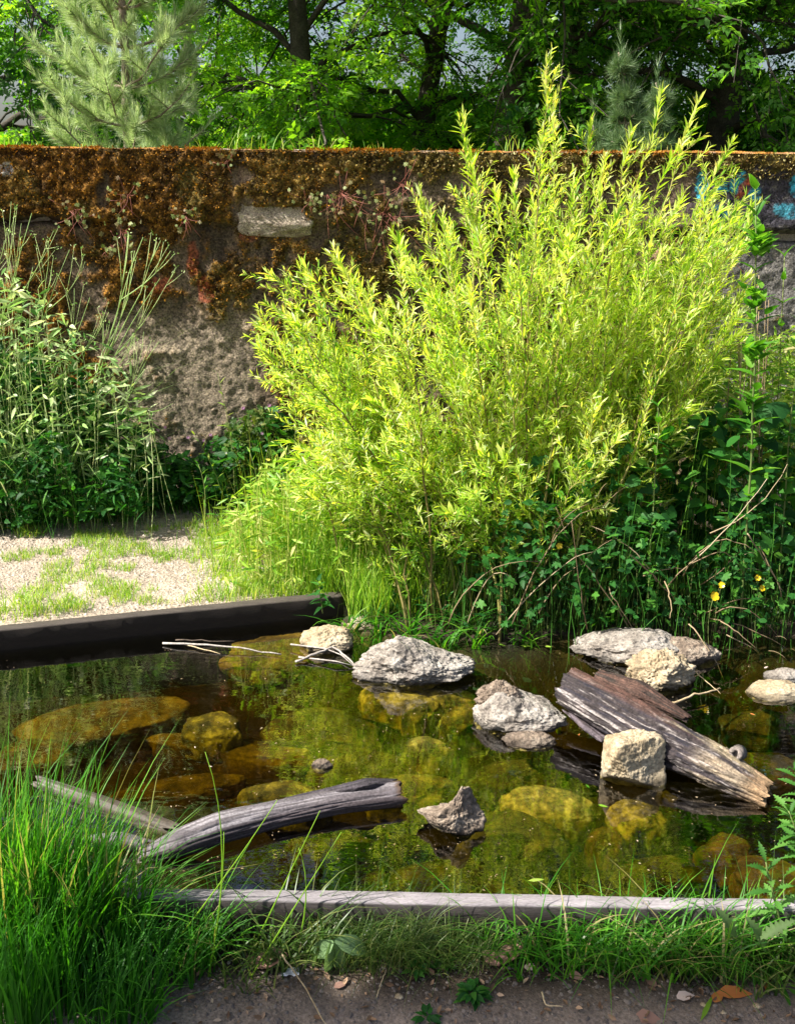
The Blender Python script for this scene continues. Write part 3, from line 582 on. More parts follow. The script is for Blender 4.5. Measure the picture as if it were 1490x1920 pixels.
# ================================================================== driftwood
def log_mesh(name, pts, radii, rfun, cfun, nu=150, nt=90, jag0=0.0, jag1=0.0, seed=0, flat=1.0):
    pts = np.array(pts, float); t0 = np.linspace(0, 1, len(pts)); u = np.linspace(0, 1, nu)
    def sm(c):
        k = np.interp(u, t0, c); ker = np.hanning(nu // 7 + 2); ker /= ker.sum(); pad = len(ker) // 2
        e = np.concatenate([k[0] - (k[1:pad + 1][::-1] - k[0]), k, k[-1] - (k[-pad - 1:-1][::-1] - k[-1])]); return np.convolve(e, ker, 'same')[pad:pad + nu]
    P = np.stack([sm(pts[:, i]) for i in range(3)], -1); R = sm(np.array(radii, float))
    T = nrm(np.gradient(P, axis=0)); S = nrm(np.cross(T, [0, 0, 1.0])); N = np.cross(S, T)
    th = np.linspace(0, 2 * np.pi, nt, endpoint=False); U, TH = np.meshgrid(u, th, indexing='ij')
    Ln = np.linalg.norm(np.diff(P, axis=0), axis=1).sum()
    q = np.stack([U * Ln * 3.0, np.cos(TH) * 1.2, np.sin(TH) * 1.2], -1); qf = np.stack([U * Ln * 5, np.cos(TH) * 4, np.sin(TH) * 4], -1)
    r = rfun(U, TH, q, qf)
    rr = R[:, None] * r; sh = np.zeros_like(U)
    e0 = ss(0.0, 0.03, U); e1 = ss(1.0, 0.97, U)
    sh = -jag0 * (1 - ss(0, .25, U)) * fbm(q * [0, 2.2, 2.2], 1, 4, seed + 9) * 2.4 + jag1 * (1 - ss(1.0, .75, U)) * fbm(q * [0, 2.6, 2.6], 1, 4, seed + 19) * 2.4
    V = P[:, None] + rr[..., None] * (np.cos(TH)[..., None] * S[:, None] + flat * np.sin(TH)[..., None] * N[:, None]) + sh[..., None] * T[:, None]
    Cc = cfun(U, TH, q, qf)
    V0 = [V.reshape(-1, 3)]; C0 = [Cc.reshape(-1, 3)]
    i = np.arange(nu - 1)[:, None] * nt; j = np.arange(nt)[None]; jn = (j + 1) % nt
    F = [np.stack([i + j, i + jn, i + nt + jn, i + nt + j], -1).reshape(-1, 4)]; n = nu * nt
    for end, row, off0 in ((0, 0, 0), (1, nu - 1, (nu - 1) * nt)):      # broken end faces
        prev = np.arange(nt) + off0; c = V[row].mean(0)
        for k in (0.8, 0.55, 0.3, 0.08):
            ring = c + (V[row] - c) * k; dn = fbm(ring, 38, 4, seed + 31) * (0.02 + (jag1 if end else jag0) * .6) - 0.006 * (1 - k); ring = ring + T[row] * dn[:, None] * (1 if end else -1)
            V0.append(ring); C0.append(Cc[row] * (0.75 + 0.5 * ss(-.3, .3, fbm(ring, 60, 3, 7)))[:, None]); cur = np.arange(nt) + n; n += nt
            a, b, cc, d = prev, np.roll(prev, -1), np.roll(cur, -1), cur
            F.append(np.stack([d, cc, b, a] if end else [a, b, cc, d], -1)[:, ::-1] if end == 0 else np.stack([a, d, cc, b], -1)[:, ::-1]); prev = cur
    me = mesh_np(name, np.concatenate(V0), np.concatenate(F), None, True, np.concatenate(C0))
    bm = bmesh.new(); bm.from_mesh(me); bmesh.ops.recalc_face_normals(bm, faces=bm.faces); bm.to_mesh(me); bm.free(); return me
def mixc(c, a, k): return c * (1 - k[..., None]) + np.array(a) * k[..., None]
m_log = surf('rotten_wood', ((0.3, (0.6, 0.6, 0.6)), (0.5, (1.0, 1.0, 1.0)), (0.7, (1.35, 1.3, 1.25))), 20, 0.8, 70, 0.85, True, bdist=0.006)
m_grey = surf('smooth_driftwood', ((0.3, (0.75, 0.75, 0.75)), (0.5, (1.0, 1.0, 1.0)), (0.7, (1.2, 1.2, 1.2))), 10, 0.35, 60, 0.6, True, bdist=0.003)
# the big split log
A = onz(1062, 1288, 0.035); B = onz(1210, 1372, 0.000); Cc_ = onz(1330, 1432, -0.035); D = onz(1432, 1488, -0.075)
def rf(U, TH, q, qf):
    TH = np.mod(np.pi - TH, 2 * np.pi)
    r = 1 + 0.22 * fbm(q, 1.2, 4, 401) + 0.13 * (0.5 - np.abs(fbm(q * [3.2, 2.4, 2.4], 1.3, 5, 402, .6))) + 0.10 * fbm(q * [5, 5, 5], 1.3, 4, 403) + .05 * fbm(q * [9, 12, 12], 1.3, 3, 407)
    r -= 0.22 * ss(.1, .3, U) * np.exp(-((TH - 2.15 - 0.35 * fbm(q[..., :1] * [1, 0, 0], 1, 2, 5) + .5 * U) / .22) ** 2) * ss(0.75, .4, U)
    r -= 0.16 * (ss(.0, .35, fbm(q * [1.6, 2.4, 2.4], 2.0, 4, 406)))
    r *= 1 + 0.18 * np.exp(-((TH - 1.1) / .6) ** 2) * ss(.6, .2, U)
    k = ss(0, .22, U) * ss(1.0, .85, U); return 1 + (r - 1) * (.35 + .65 * k)
def cf(U, TH, q, qf):
    TH = np.mod(np.pi - TH + np.pi, 2 * np.pi) - np.pi
    c = np.zeros(U.shape + (3,)) + np.array([0.04, 0.032, 0.033]); st = fbm(q * [2.6, 5, 5], 1.3, 5, 411, .65)
    c = mixc(c, (0.30, 0.27, 0.26), ss(.14, .36, st)); c = mixc(c, (0.022, 0.02, 0.028), ss(-.02, -.25, st))
    back = ss(1.9, 1.5, TH) * ss(-1.2, -0.6, TH); red = back * ss(.55, .35, U + .2 * fbm(q, 2, 3, 412)); c = mixc(c, (0.085, 0.042, 0.03), red * .85)
    c = mixc(c, (0.22, 0.18, 0.11), back * ss(.35, .5, U) * ss(-.3, .2, fbm(q, 2.2, 3, 413)) * .75)
    lt = ss(.55, .72, U) * ss(-.2, .15, fbm(q * [.6, 3, 3], 1.5, 4, 414)); c = mixc(c, (0.34, 0.27, 0.19), lt * .75)
    c = mixc(c, (0.24, 0.155, 0.085), ss(.84, .97, U + .06 * fbm(qf, 2, 3, 415)) * .85)
    return c * (0.75 + 0.5 * ss(-.4, .4, fbm(qf, 4, 4, 416)))[..., None]
big = empty('fallen_log', tuple((A + D) / 2), 'big split rotting log lying across stones in the pond, orange at its lower end', 'log')
lw = Vector(big.location)
link('trunk', off(log_mesh('trunk', [A, B, Cc_, D], [.068, .074, .066, .044], rf, cf, 260, 150, .012, .022, 420, .9), lw), m_log, big)
# crumbly brown slab of rotten wood lying along the far flank
A2 = onz(1120, 1266, 0.045); B2 = onz(1195, 1295, 0.035); C2 = onz(1285, 1345, -0.01)
def rf2(U, TH, q, qf): return 1 + .2 * fbm(q * [2.5, 1.5, 1.5], 2.5, 5, 431, .7) + .22 * (0.5 - np.abs(fbm(q * [3, 1.5, 1.5], 4, 4, 433, .7)))
def cf2(U, TH, q, qf): return mixc(np.zeros(U.shape + (3,)) + np.array([.075, .042, .032]), (.035, .026, .022), ss(-.1, .3, fbm(q, 4, 4, 434))) * (0.7 + .7 * ss(-.4, .4, fbm(qf, 5, 4, 435)))[..., None]
link('rotten_slab', off(log_mesh('rotten_slab', [A2, B2, C2], [.026, .046, .016], rf2, cf2, 110, 80, .006, .008, 436, .6), lw), m_log, big)
# peeled under-strip of bark showing at the lower left
A3 = onz(1070, 1335, -0.03); B3 = onz(1130, 1385, -0.06)
def cf3(U, TH, q, qf): return mixc(np.zeros(U.shape + (3,)) + np.array([.12, .10, .115]), (.04, .03, .03), ss(-.1, .3, fbm(q * [1, 5, 5], 1.5, 4, 444)))
link('bark_strip', off(log_mesh('bark_strip', [A3, (A3 + B3) / 2, B3], [.018, .022, .018], rf2, cf3, 50, 30, .02, .02, 446, .6), lw), m_log, big)
kp = onz(1378, 1414, 0.008); kn = []; 
th = np.linspace(0, 2 * np.pi, 17)[:-1]; kr = 0.014; kd = nrm(np.array([-.5, -.75, .35])); ka = nrm(np.cross(kd, [0, 0, 1.0])); kb = np.cross(ka, kd)
g = Geo(); ring = np.array(kp) - np.array(lw) + kr * (np.cos(th)[:, None] * ka + np.sin(th)[:, None] * kb * 1.1); ring = np.concatenate([ring, ring[:2]]); g.add(*tube(ring, .0065 + .002 * np.sin(np.arange(18)), 8))
g.add(*tube([np.array(kp) - np.array(lw) - kd * .05, np.array(kp) - np.array(lw) - kd * .01], [.024, .018], 12)); me = g.mesh('knot', True)
link('knot', me, surf('knot_wood', ((.3, (.12, .10, .09)), (.7, (.26, .22, .2))), 30, .5, 80), big)

# smooth grey log, nearer
L = [onz(262, 1606, WZ - .005), onz(330, 1582, WZ + .018), onz(410, 1553, WZ + .024), onz(520, 1526, WZ + .022), onz(640, 1502, WZ + .026), onz(752, 1487, WZ + .026)]
def rf4(U, TH, q, qf): return 1 + .13 * fbm(q, 1.0, 3, 451) + .05 * fbm(q * [1.2, 3, 3], 1, 4, 452) - .10 * ss(.07, .0, np.abs(fbm(q * [.7, 3.5, 3.5], 1, 4, 458))) + .012 * fbm(q * [2, 12, 12], 1, 3, 453)
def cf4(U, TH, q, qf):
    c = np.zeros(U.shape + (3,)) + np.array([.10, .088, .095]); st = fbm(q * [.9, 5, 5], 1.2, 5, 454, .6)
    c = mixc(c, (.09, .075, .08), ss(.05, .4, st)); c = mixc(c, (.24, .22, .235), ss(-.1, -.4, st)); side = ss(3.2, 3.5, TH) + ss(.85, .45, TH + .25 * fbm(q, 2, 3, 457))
    c = mixc(c, (.055, .042, .045), np.clip(side, 0, 1) * .85); return mixc(c, (.07, .045, .03), ss(.975, .995, U))  # front flank, underside and blunt end darkened: shade put into the colour
sl = empty('driftwood_log', tuple(L[3]), 'smooth silvery grey log with a blunt dark end lying in the near water', 'log'); lw2 = Vector(L[3])
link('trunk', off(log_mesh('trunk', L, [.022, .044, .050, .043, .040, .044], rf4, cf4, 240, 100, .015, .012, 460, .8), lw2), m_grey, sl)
Lb = [onz(540, 1500, WZ + .02), onz(620, 1484, WZ + .05), onz(690, 1468, WZ + .07), onz(735, 1466, WZ + .05)]
def cf5(U, TH, q, qf): return np.zeros(U.shape + (3,)) + np.array([.035, .03, .035]) * (1 + ss(0, .3, fbm(qf, 4, 4, 3)))[..., None]
link('bark', off(log_mesh('bark', Lb, [.010, .016, .018, .010], rf2, cf5, 80, 30, .01, .02, 470, .6), lw2), m_log, sl)
Lc = [onz(168, 1574, WZ + .02), onz(225, 1575, WZ + .02), onz(290, 1590, WZ + .005)]
o = link('driftwood_piece', log_mesh('driftwood_piece', Lc, [.012, .024, .018], rf4, cf4, 60, 40, .01, .02, 480), m_grey); tag(o, 'short split grey piece of wood in the water, half hidden by the tall foreground grass', 'driftwood', 'driftwood in the pond')
Ld = [onz(78, 1468, WZ + .012), onz(190, 1508, WZ + .004), onz(330, 1560, WZ - .012)]
def cf6(U, TH, q, qf): return mixc(np.zeros(U.shape + (3,)) + np.array([.06, .048, .036]), (.14, .125, .115), ss(.1, -.3, fbm(q * [.5, 7, 7], 1.2, 5, 454, .6)) * ss(.6, .1, U))
o = link('sunken_branch', log_mesh('sunken_branch', Ld, [.018, .026, .024], rf4, cf6, 90, 40, .02, .02, 490), m_grey); tag(o, 'half sunk brown grey branch pointing away behind the tall foreground grass', 'branch', 'driftwood in the pond')

# twigs
def twig(name, pxs, r, mat, label, cat='twig', group=None, forks=(), sides=6):
    pts = np.array([onz(a, b, c) for a, b, c in pxs]); g = Geo(); u = np.linspace(0, 1, len(pts)); uu = np.linspace(0, 1, len(pts) * 4)
    P = np.stack([np.interp(uu, u, pts[:, i]) for i in range(3)], -1) + rng.normal(0, r * .35, (len(uu), 3)); g.add(*tube(P, np.linspace(r, r * .5, len(uu)), sides))
    for f in forks:
        q = np.array([onz(a, b, c) for a, b, c in f]); g.add(*tube(q, np.linspace(r * .7, r * .3, len(q)), 5))
    o = pts[0]; ob = link(name, g.mesh(name, True, origin=o), mat); ob.location = o; return tag(ob, label, cat, group)
m_twig = surf('grey_twig', ((.3, (.22, .19, .17)), (.7, (.45, .41, .38))), 20, .3, 60); m_straw = surf('straw', ((.3, (.30, .22, .12)), (.7, (.55, .44, .28))), 15, .2, 60); m_twd = surf('dark_twig', ((.3, (.05, .04, .03)), (.7, (.12, .09, .07))), 15, .2, 60)
z0 = WZ + .008
twig('twig', [(305, 1206, z0), (420, 1212, z0 + .01), (528, 1226, z0)], .005, m_twig, 'longest of the grey twigs floating by the dark far plank')
twig('twig', [(330, 1200, z0 + .012), (440, 1203, z0 + .01)], .0032, m_twd, 'thin dark twig lying above the longest floating twig')
twig('twig', [(345, 1208, z0), (414, 1226, z0)], .003, m_straw, 'short tan twig angled under the longest floating twig')
twig('twig', [(555, 1240, z0), (600, 1222, z0 + .02), (625, 1213, z0 + .02), (655, 1235, z0 + .01), (667, 1252, z0 - .005)], .0055, m_twig, 'crooked forked grey twig leaning on the tan corner stone', forks=[[(545, 1208, z0 + .01), (610, 1216, z0 + .02), (640, 1228, z0 + .01), (665, 1250, z0)], [(560, 1232, z0), (630, 1240, z0 + .01), (662, 1248, z0)]])
twig('twig', [(1258, 1320, z0 + .01), (1305, 1302, z0 + .02), (1350, 1291, z0 + .02)], .005, m_straw, 'bent tan twig sticking out from behind the big log')
twig('twig', [(1305, 1262, z0 + .02), (1350, 1300, z0)], .0022, m_straw, 'fine straw standing in the dark water past the big log')

# ================================================================== plants: materials
WIL = ((0.0, (0.08, 0.24, 0.018)), (0.25, (0.20, 0.42, 0.035)), (0.6, (0.46, 0.62, 0.075)), (0.9, (0.74, 0.80, 0.25)), (0.98, (0.60, 0.68, 0.40)), (1.0, (0.62, 0.52, 0.14)))
m_wil = leaf_mat('willow_leaf', WIL, 0.58, (1.45, 1.4, 0.45), 0.42, 0.55)
m_grs = leaf_mat('lush_grass', ((0.0, (0.03, 0.13, 0.012)), (0.5, (0.06, 0.25, 0.016)), (0.9, (0.16, 0.38, 0.03)), (0.93, (0.30, 0.26, 0.10)), (1.0, (0.48, 0.40, 0.22))), 0.5, (1.3, 1.4, 0.5), 0.5, 0.3)
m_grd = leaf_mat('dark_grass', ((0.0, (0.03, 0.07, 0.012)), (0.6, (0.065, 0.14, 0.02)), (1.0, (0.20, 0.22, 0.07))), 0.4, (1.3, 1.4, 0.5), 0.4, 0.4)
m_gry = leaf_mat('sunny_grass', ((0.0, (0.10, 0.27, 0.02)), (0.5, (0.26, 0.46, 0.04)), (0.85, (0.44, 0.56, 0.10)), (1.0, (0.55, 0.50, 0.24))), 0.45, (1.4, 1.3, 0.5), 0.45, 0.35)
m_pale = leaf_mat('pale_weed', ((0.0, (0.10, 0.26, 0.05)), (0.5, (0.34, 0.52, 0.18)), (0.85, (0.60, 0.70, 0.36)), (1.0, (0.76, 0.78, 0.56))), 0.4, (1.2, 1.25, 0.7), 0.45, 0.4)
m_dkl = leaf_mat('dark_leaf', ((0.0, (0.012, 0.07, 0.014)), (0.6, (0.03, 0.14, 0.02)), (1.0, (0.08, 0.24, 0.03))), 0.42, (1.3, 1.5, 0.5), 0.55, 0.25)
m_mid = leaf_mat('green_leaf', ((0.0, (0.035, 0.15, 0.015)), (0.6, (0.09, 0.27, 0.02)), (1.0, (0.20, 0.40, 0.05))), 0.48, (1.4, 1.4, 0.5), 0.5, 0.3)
m_dry = leaf_mat('dry_stem', ((0.0, (0.20, 0.14, 0.08)), (0.6, (0.36, 0.27, 0.16)), (1.0, (0.52, 0.43, 0.30))), 0.2, (1.1, 1, .8), 0.7, 0.2)
m_wpl = leaf_mat('wall_plant_leaf', ((0.0, (0.22, 0.10, 0.06)), (0.25, (0.20, 0.17, 0.07)), (0.6, (0.15, 0.21, 0.045)), (1.0, (0.28, 0.31, 0.12))), 0.4, (1.2, 1.15, .6), 0.5, .3)
m_stm = leaf_mat('green_stem', ((0.0, (0.10, 0.16, 0.04)), (1.0, (0.22, 0.26, 0.09))), 0.1, (1, 1, 1), 0.5, .3)
m_red = leaf_mat('red_stem', ((0.0, (0.25, 0.08, 0.06)), (1.0, (0.35, 0.14, 0.10))), 0.1, (1, 1, 1), 0.5, .3)
m_wst = leaf_mat('willow_stem', ((0.0, (0.13, 0.10, 0.035)), (0.6, (0.26, 0.22, 0.07)), (1.0, (0.34, 0.32, 0.10))), 0.05, (1, 1, 1), 0.5, .3)

# ================================================================== the willow
WY = 4.1
sh_base = Vector((onz(985, 1125, 0).x, 3.78, WZ)); shrub = empty('willow_shrub', tuple(sh_base), 'tall sprawling willow shrub with sunlit yellow green leaves filling the middle of the bank', 'shrub')
SB = np.array(sh_base)
tips = [(1030, 78), (1036, 150), (1012, 230), (872, 182), (885, 260), (1112, 185), (1135, 260), (1180, 205), (1240, 128), (1262, 240), (1310, 150), (1365, 235), (1352, 300), (960, 290), (925, 320), (1075, 300),
        (800, 345), (830, 400), (735, 440), (770, 500), (625, 465), (660, 520), (565, 500), (492, 512), (520, 590), (470, 600), (482, 655), (500, 700), (540, 640), (600, 580), (545, 740), (575, 800), (620, 700),
        (1395, 370), (1385, 430), (1400, 520), (1380, 600), (1340, 520), (1300, 420), (1200, 330), (1150, 400), (1000, 380), (900, 440), (700, 600), (1100, 480), (1250, 560), (950, 520), (820, 560), (1300, 640),
        (690, 760), (760, 700), (600, 860), (660, 830), (1360, 700), (1180, 640), (1050, 600), (880, 660), (980, 700), (740, 860), (1120, 760), (560, 900), (820, 800), (900, 850), (1010, 820), (1220, 730), (690, 920), (780, 930), (640, 640), (730, 560), (850, 500), (1220, 450), (520, 860), (545, 930), (620, 960), (700, 1000), (800, 1000), (880, 960), (950, 930), (1040, 900), (1100, 860), (1160, 820), (1240, 800), (1320, 760), (600, 760), (660, 680), (760, 620), (840, 700), (900, 760), (1130, 560), (1190, 560), (1290, 500), (1360, 480), (1330, 600), (1260, 660), (1000, 480), (1060, 430), (940, 600), (720, 800), (800, 880), (980, 820), (1020, 680), (580, 900), (640, 900), (720, 880), (760, 960), (840, 940), (900, 900), (980, 960), (560, 840), (620, 820), (680, 720), (1080, 820), (1140, 700), (1220, 620), (1280, 700), (1390, 560), (1380, 400), (1330, 350), (1400, 640), (1360, 560), (1310, 460), (1270, 380), (1350, 680), (1300, 740), (1220, 560), (1160, 480), (1090, 640), (1030, 760), (940, 860), (860, 900), (760, 880), (660, 940), (600, 820)]
LV = Geo(); near = []
LP, LD, LU, LS, LR = [], [], [], [], []
def put_leaves(P0, P1, step, L0, ang=0.6, rb=0.5):
    d = P1 - P0; ln = np.linalg.norm(d); n = max(int(ln / step), 2); d = d / ln
    t = (np.arange(n) + rng.random(n) * .6) / n; base = P0 + (P1 - P0) * t[:, None]
    a = rng.random(n) * 6.28; s1 = nrm(np.cross(d, [0.3, 0.9, 0.1])); s2 = np.cross(d, s1); out = np.cos(a)[:, None] * s1 + np.sin(a)[:, None] * s2
    an = np.abs(rng.normal(ang, .22, n)); dd = d * np.cos(an)[:, None] + out * np.sin(an)[:, None]
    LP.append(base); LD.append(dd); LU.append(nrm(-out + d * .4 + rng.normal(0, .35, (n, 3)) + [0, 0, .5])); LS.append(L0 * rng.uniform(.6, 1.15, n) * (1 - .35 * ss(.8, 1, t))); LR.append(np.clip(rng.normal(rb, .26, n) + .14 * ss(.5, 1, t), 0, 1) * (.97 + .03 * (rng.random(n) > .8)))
nst = 0
for k, (tx, ty) in enumerate(tips):
    for rep in range(2 if k > 15 else 1):
        yy = WY + rng.uniform(-.50, .55) * (0.5 if k < 14 else 1.0) - (.12 if ty > 780 else 0)
        if rep == 0 and ty < 360: ty += 38
        if rep == 0 and tx < 560: tx += 16
        tip = np.array(ony(tx + rng.normal(0, 12) * rep, ty + (0 if rep == 0 else rng.normal(15, 22)), yy))
        fx = (tx - 985) / 500
        b0 = SB + np.array([fx * (.52 if fx < 0 else .36) + rng.normal(0, .10), rng.normal(0.06, .12), 0.02 - WZ * 0]); b0[2] = float(H(b0[0], b0[1])) - .01
        v = tip - b0; bow = np.array([-v[0] * .10, 0, .05 + abs(v[0]) * .13]) if ty < 950 else np.array([0, 0, .1])
        St = curve(b0, tip, bow, 12, .007); r0 = .0035 + .0035 * min(np.linalg.norm(v) / 2, 1)
        g = Geo(); g.add(*tube(St, np.linspace(r0, .0011, 12), 6), rng.random())
        ln = np.linalg.norm(v); nt_ = int(6 + ln * 12)
        rb = 0.62 - 0.2 * ss(800, 1000, ty) - .15 * ss(1150, 1350, tx) * ss(500, 700, ty) + rng.normal(0, .10)  # shrub's own shade put into leaf colour, low down and lower right
        for j in range(nt_):
            u = rng.uniform(.10, .95) ** .85; i = u * 11; i0 = int(i); p = St[i0] * (1 - (i - i0)) + St[min(i0 + 1, 11)] * (i - i0); d = nrm(St[min(i0 + 1, 11)] - St[i0])
            o = rng.normal(0, 1, 3); o -= d * (o @ d); o = nrm(o); tw = nrm(d * rng.uniform(.6, 1.2) + o * .75 + [0, 0, .15]); tl = rng.uniform(.10, .30) * (1 - .45 * u)
            q = p + tw * tl; g.add(*tube(np.array([p, (p + q) / 2 + [0, 0, -.005], q]), [.0014, .0011, .0007], 3, False), rng.random()); put_leaves(p, q, .0076, .041, .65, rb)
        for a in range(4, 11): put_leaves(St[a], St[a + 1], .0095, .050, .65, rb)
        put_leaves(St[10], St[11] + nrm(St[11] - St[10]) * .01, .008, .064, .4, rb + .1)
        link('stem', g.mesh('stem', True, origin=SB), m_wst, shrub)
LP, LD, LU, LS, LR = map(np.concatenate, (LP, LD, LU, LS, LR))
dist = np.linalg.norm(LP - np.array(CAM), axis=1) - LS * 20; order = np.argsort(dist); nl = order[:290]; rest = order[290:]
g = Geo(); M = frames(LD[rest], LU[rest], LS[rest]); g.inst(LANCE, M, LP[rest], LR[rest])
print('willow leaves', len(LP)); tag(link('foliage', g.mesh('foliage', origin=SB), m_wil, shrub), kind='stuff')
wl_me = []
for k in range(5):
    g = Geo(); g.add(leaf_shape(.18 + .02 * k, .3, .05 + .05 * k, ((0.0, 0.12), (0.35, 0.95), (0.65, 0.8), (1.0, 0)))[0], LANCE[1], .3 + .15 * k); wl_me.append(g.mesh('leaf')); wl_me[-1].materials.append(m_wil)
def place_leaf(me, parent, P, D_, U_, s, name='leaf'):
    M = frames(np.array([D_]), np.array([U_]), np.array([s]))[0]; o = bpy.data.objects.new(name, me); col.objects.link(o); o.parent = parent
    m4 = Matrix(M.tolist()).to_4x4(); m4.translation = Vector(P); o.matrix_local = m4; return o
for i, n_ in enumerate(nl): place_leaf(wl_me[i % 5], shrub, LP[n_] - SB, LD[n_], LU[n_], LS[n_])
# ================================================================== smaller plants
def one(T, r, name='leaf', mat=None):
    g = Geo(); g.add(T[0], T[1], r); me = g.mesh(name); 
    if mat: me.materials.append(mat)
    return me
POOL = {}
def pool(key, T, mat, n=4):
    if key not in POOL: POOL[key] = [one(T, .15 + .7 * k / max(n - 1, 1), 'leaf', mat) for k in range(n)]
    return POOL[key]
def stem_plant(name, label, cat, base, top, T, key, mat, smat, nodes=8, L=.06, per=2, group=None, r=.003, bow=(0, 0, 0), t0=.15, ang=1.1, top_boost=1.0, shrink=.4, droop=0.0, extra=()):
    base = np.array(base); root = empty(name, tuple(base), label, cat, group); top = np.array(top) - base
    S = curve((0, 0, 0), top, bow, 10, r * .5); g = Geo(); g.add(*tube(S, np.linspace(r, r * .45, 10), 6), rng.random()); st = link('stem', g.mesh('stem', True), smat, root)
    ms = pool(key, T, mat); a0 = rng.random() * 6.28
    for k in range(nodes):
        u = t0 + (1 - t0) * (k / max(nodes - 1, 1)) ** top_boost; i = min(u, .999) * 9; i0 = int(i); p = S[i0] * (1 - i + i0) + S[i0 + 1] * (i - i0); d = nrm(S[i0 + 1] - S[i0])
        s1 = nrm(np.cross(d, [.2, 1, .1])); s2 = np.cross(d, s1)
        for q in range(per):
            a = a0 + k * (1.571 if per == 2 else 2.4) + q * 6.283 / per + rng.normal(0, .15); out = math.cos(a) * s1 + math.sin(a) * s2
            an = ang * (1 - .45 * ss(.7, 1, u)) + rng.normal(0, .1); dd = d * math.cos(an) + out * math.sin(an) + np.array([0, 0, -droop])
            place_leaf(ms[rng.integers(len(ms))], root, p, dd, d + rng.normal(0, .15, 3) + [0, 0, .3], L * rng.uniform(.8, 1.15) * (1 - shrink * u))
    return root, S
def gz(p): return float(H(p.x, p.y))
def gp(px, py, z=-0.02):       # a point on the ground under a photograph pixel
    if z == -.11:
        p = onz(px, py, -.118); f = float(front_side(np.array([p.x, p.y]))); k = .072 + .02 * ((px * 7) % 5) / 5
        if f < k: p.x += fd[1] * (k - f); p.y -= fd[0] * (k - f)
        p.z = gz(p); return p
    p = onz(px, py, z)
    for _ in range(4): z = gz(p); p = onz(px, py, z)
    return p
# --- tall opposite-leaved weed at the right of the willow
b = Vector((ony(1412, 980, 3.55).x, 3.55, 0)); b.z = gz(b); t = ony(1418, 352, 3.55)
root, S = stem_plant('tall_weed', 'tall upright weed with opposite pairs of pointed leaves right of the willow', 'weed', b, t, NETTLE, 'loose', m_mid, m_stm, 14, .125, 2, r=.0055, t0=.30, ang=1.0, shrink=.35, bow=(.02, 0, 0))
ms = pool('loose', NETTLE, m_mid)
for k in range(120):            # bushy side shoots in the upper leaf axils
    u = [.6, .72, .82, .9, .97][k % 5]; i0 = int(u * 9); p = S[i0] + rng.normal(0, .022, 3); a = rng.random() * 6.28
    place_leaf(ms[k % 4], root, p, np.array([math.cos(a) * .7, math.sin(a) * .7, .7]), np.array([0, 0, 1.]) + rng.normal(0, .3, 3), rng.uniform(.05, .085))
for (bx, tx, ty, yy, lab) in ((1465, 1470, 480, 4.1, 'slimmer green weed just right of the tall opposite-leaved weed'), (1330, 1345, 640, 4.3, 'green weed between the willow edge and the tall opposite-leaved weed'), (1490, 1500, 560, 3.7, 'weed with pointed leaves at the picture edge beyond the pond'), (1240, 1235, 760, 3.62, 'leafy weed standing in the shade at the foot of the willow')):
    b = Vector((ony(bx, 900, yy).x, yy, 0)); b.z = gz(b); stem_plant('tall_weed', lab, 'weed', b, ony(tx, ty, yy), NETTLE, 'loose', m_mid, m_stm, 12, .085, 2, r=.004, t0=.25, shrink=.3)
# --- nettles and small leafy plants along the far bank
nets = [(640, 1110, 1000, 'dark nettle leaning over the corner of the far plank'), (690, 1120, 1050, 'second nettle, lower, right beside the plank corner nettle'), (605, 1150, 1090, 'short nettle drooping over the end of the dark plank'),
        (730, 1150, 1085, 'nettle in the bank grass behind the long lumpy grey rock'), (790, 1160, 1110, 'broad-leaved seedling above the long lumpy grey rock'), (850, 1170, 1120, 'low nettle between bank grass and dead stems'),
        (1010, 1160, 1050, 'nettle among the dead stems under the willow'), (1080, 1150, 1090, 'short leafy plant directly behind the broad grey boulder')]
for px, pb, pt, lab in nets:
    b = gp(px, pb); t = ony(px + rng.normal(0, 14), pt, b.y); stem_plant('nettle', lab, 'nettle', b, t, NETTLE, 'net', m_dkl if px != 790 else m_mid, m_stm, 7, .07, 2, 'nettles along the far bank', .0025, t0=.2, ang=1.25, droop=.15)
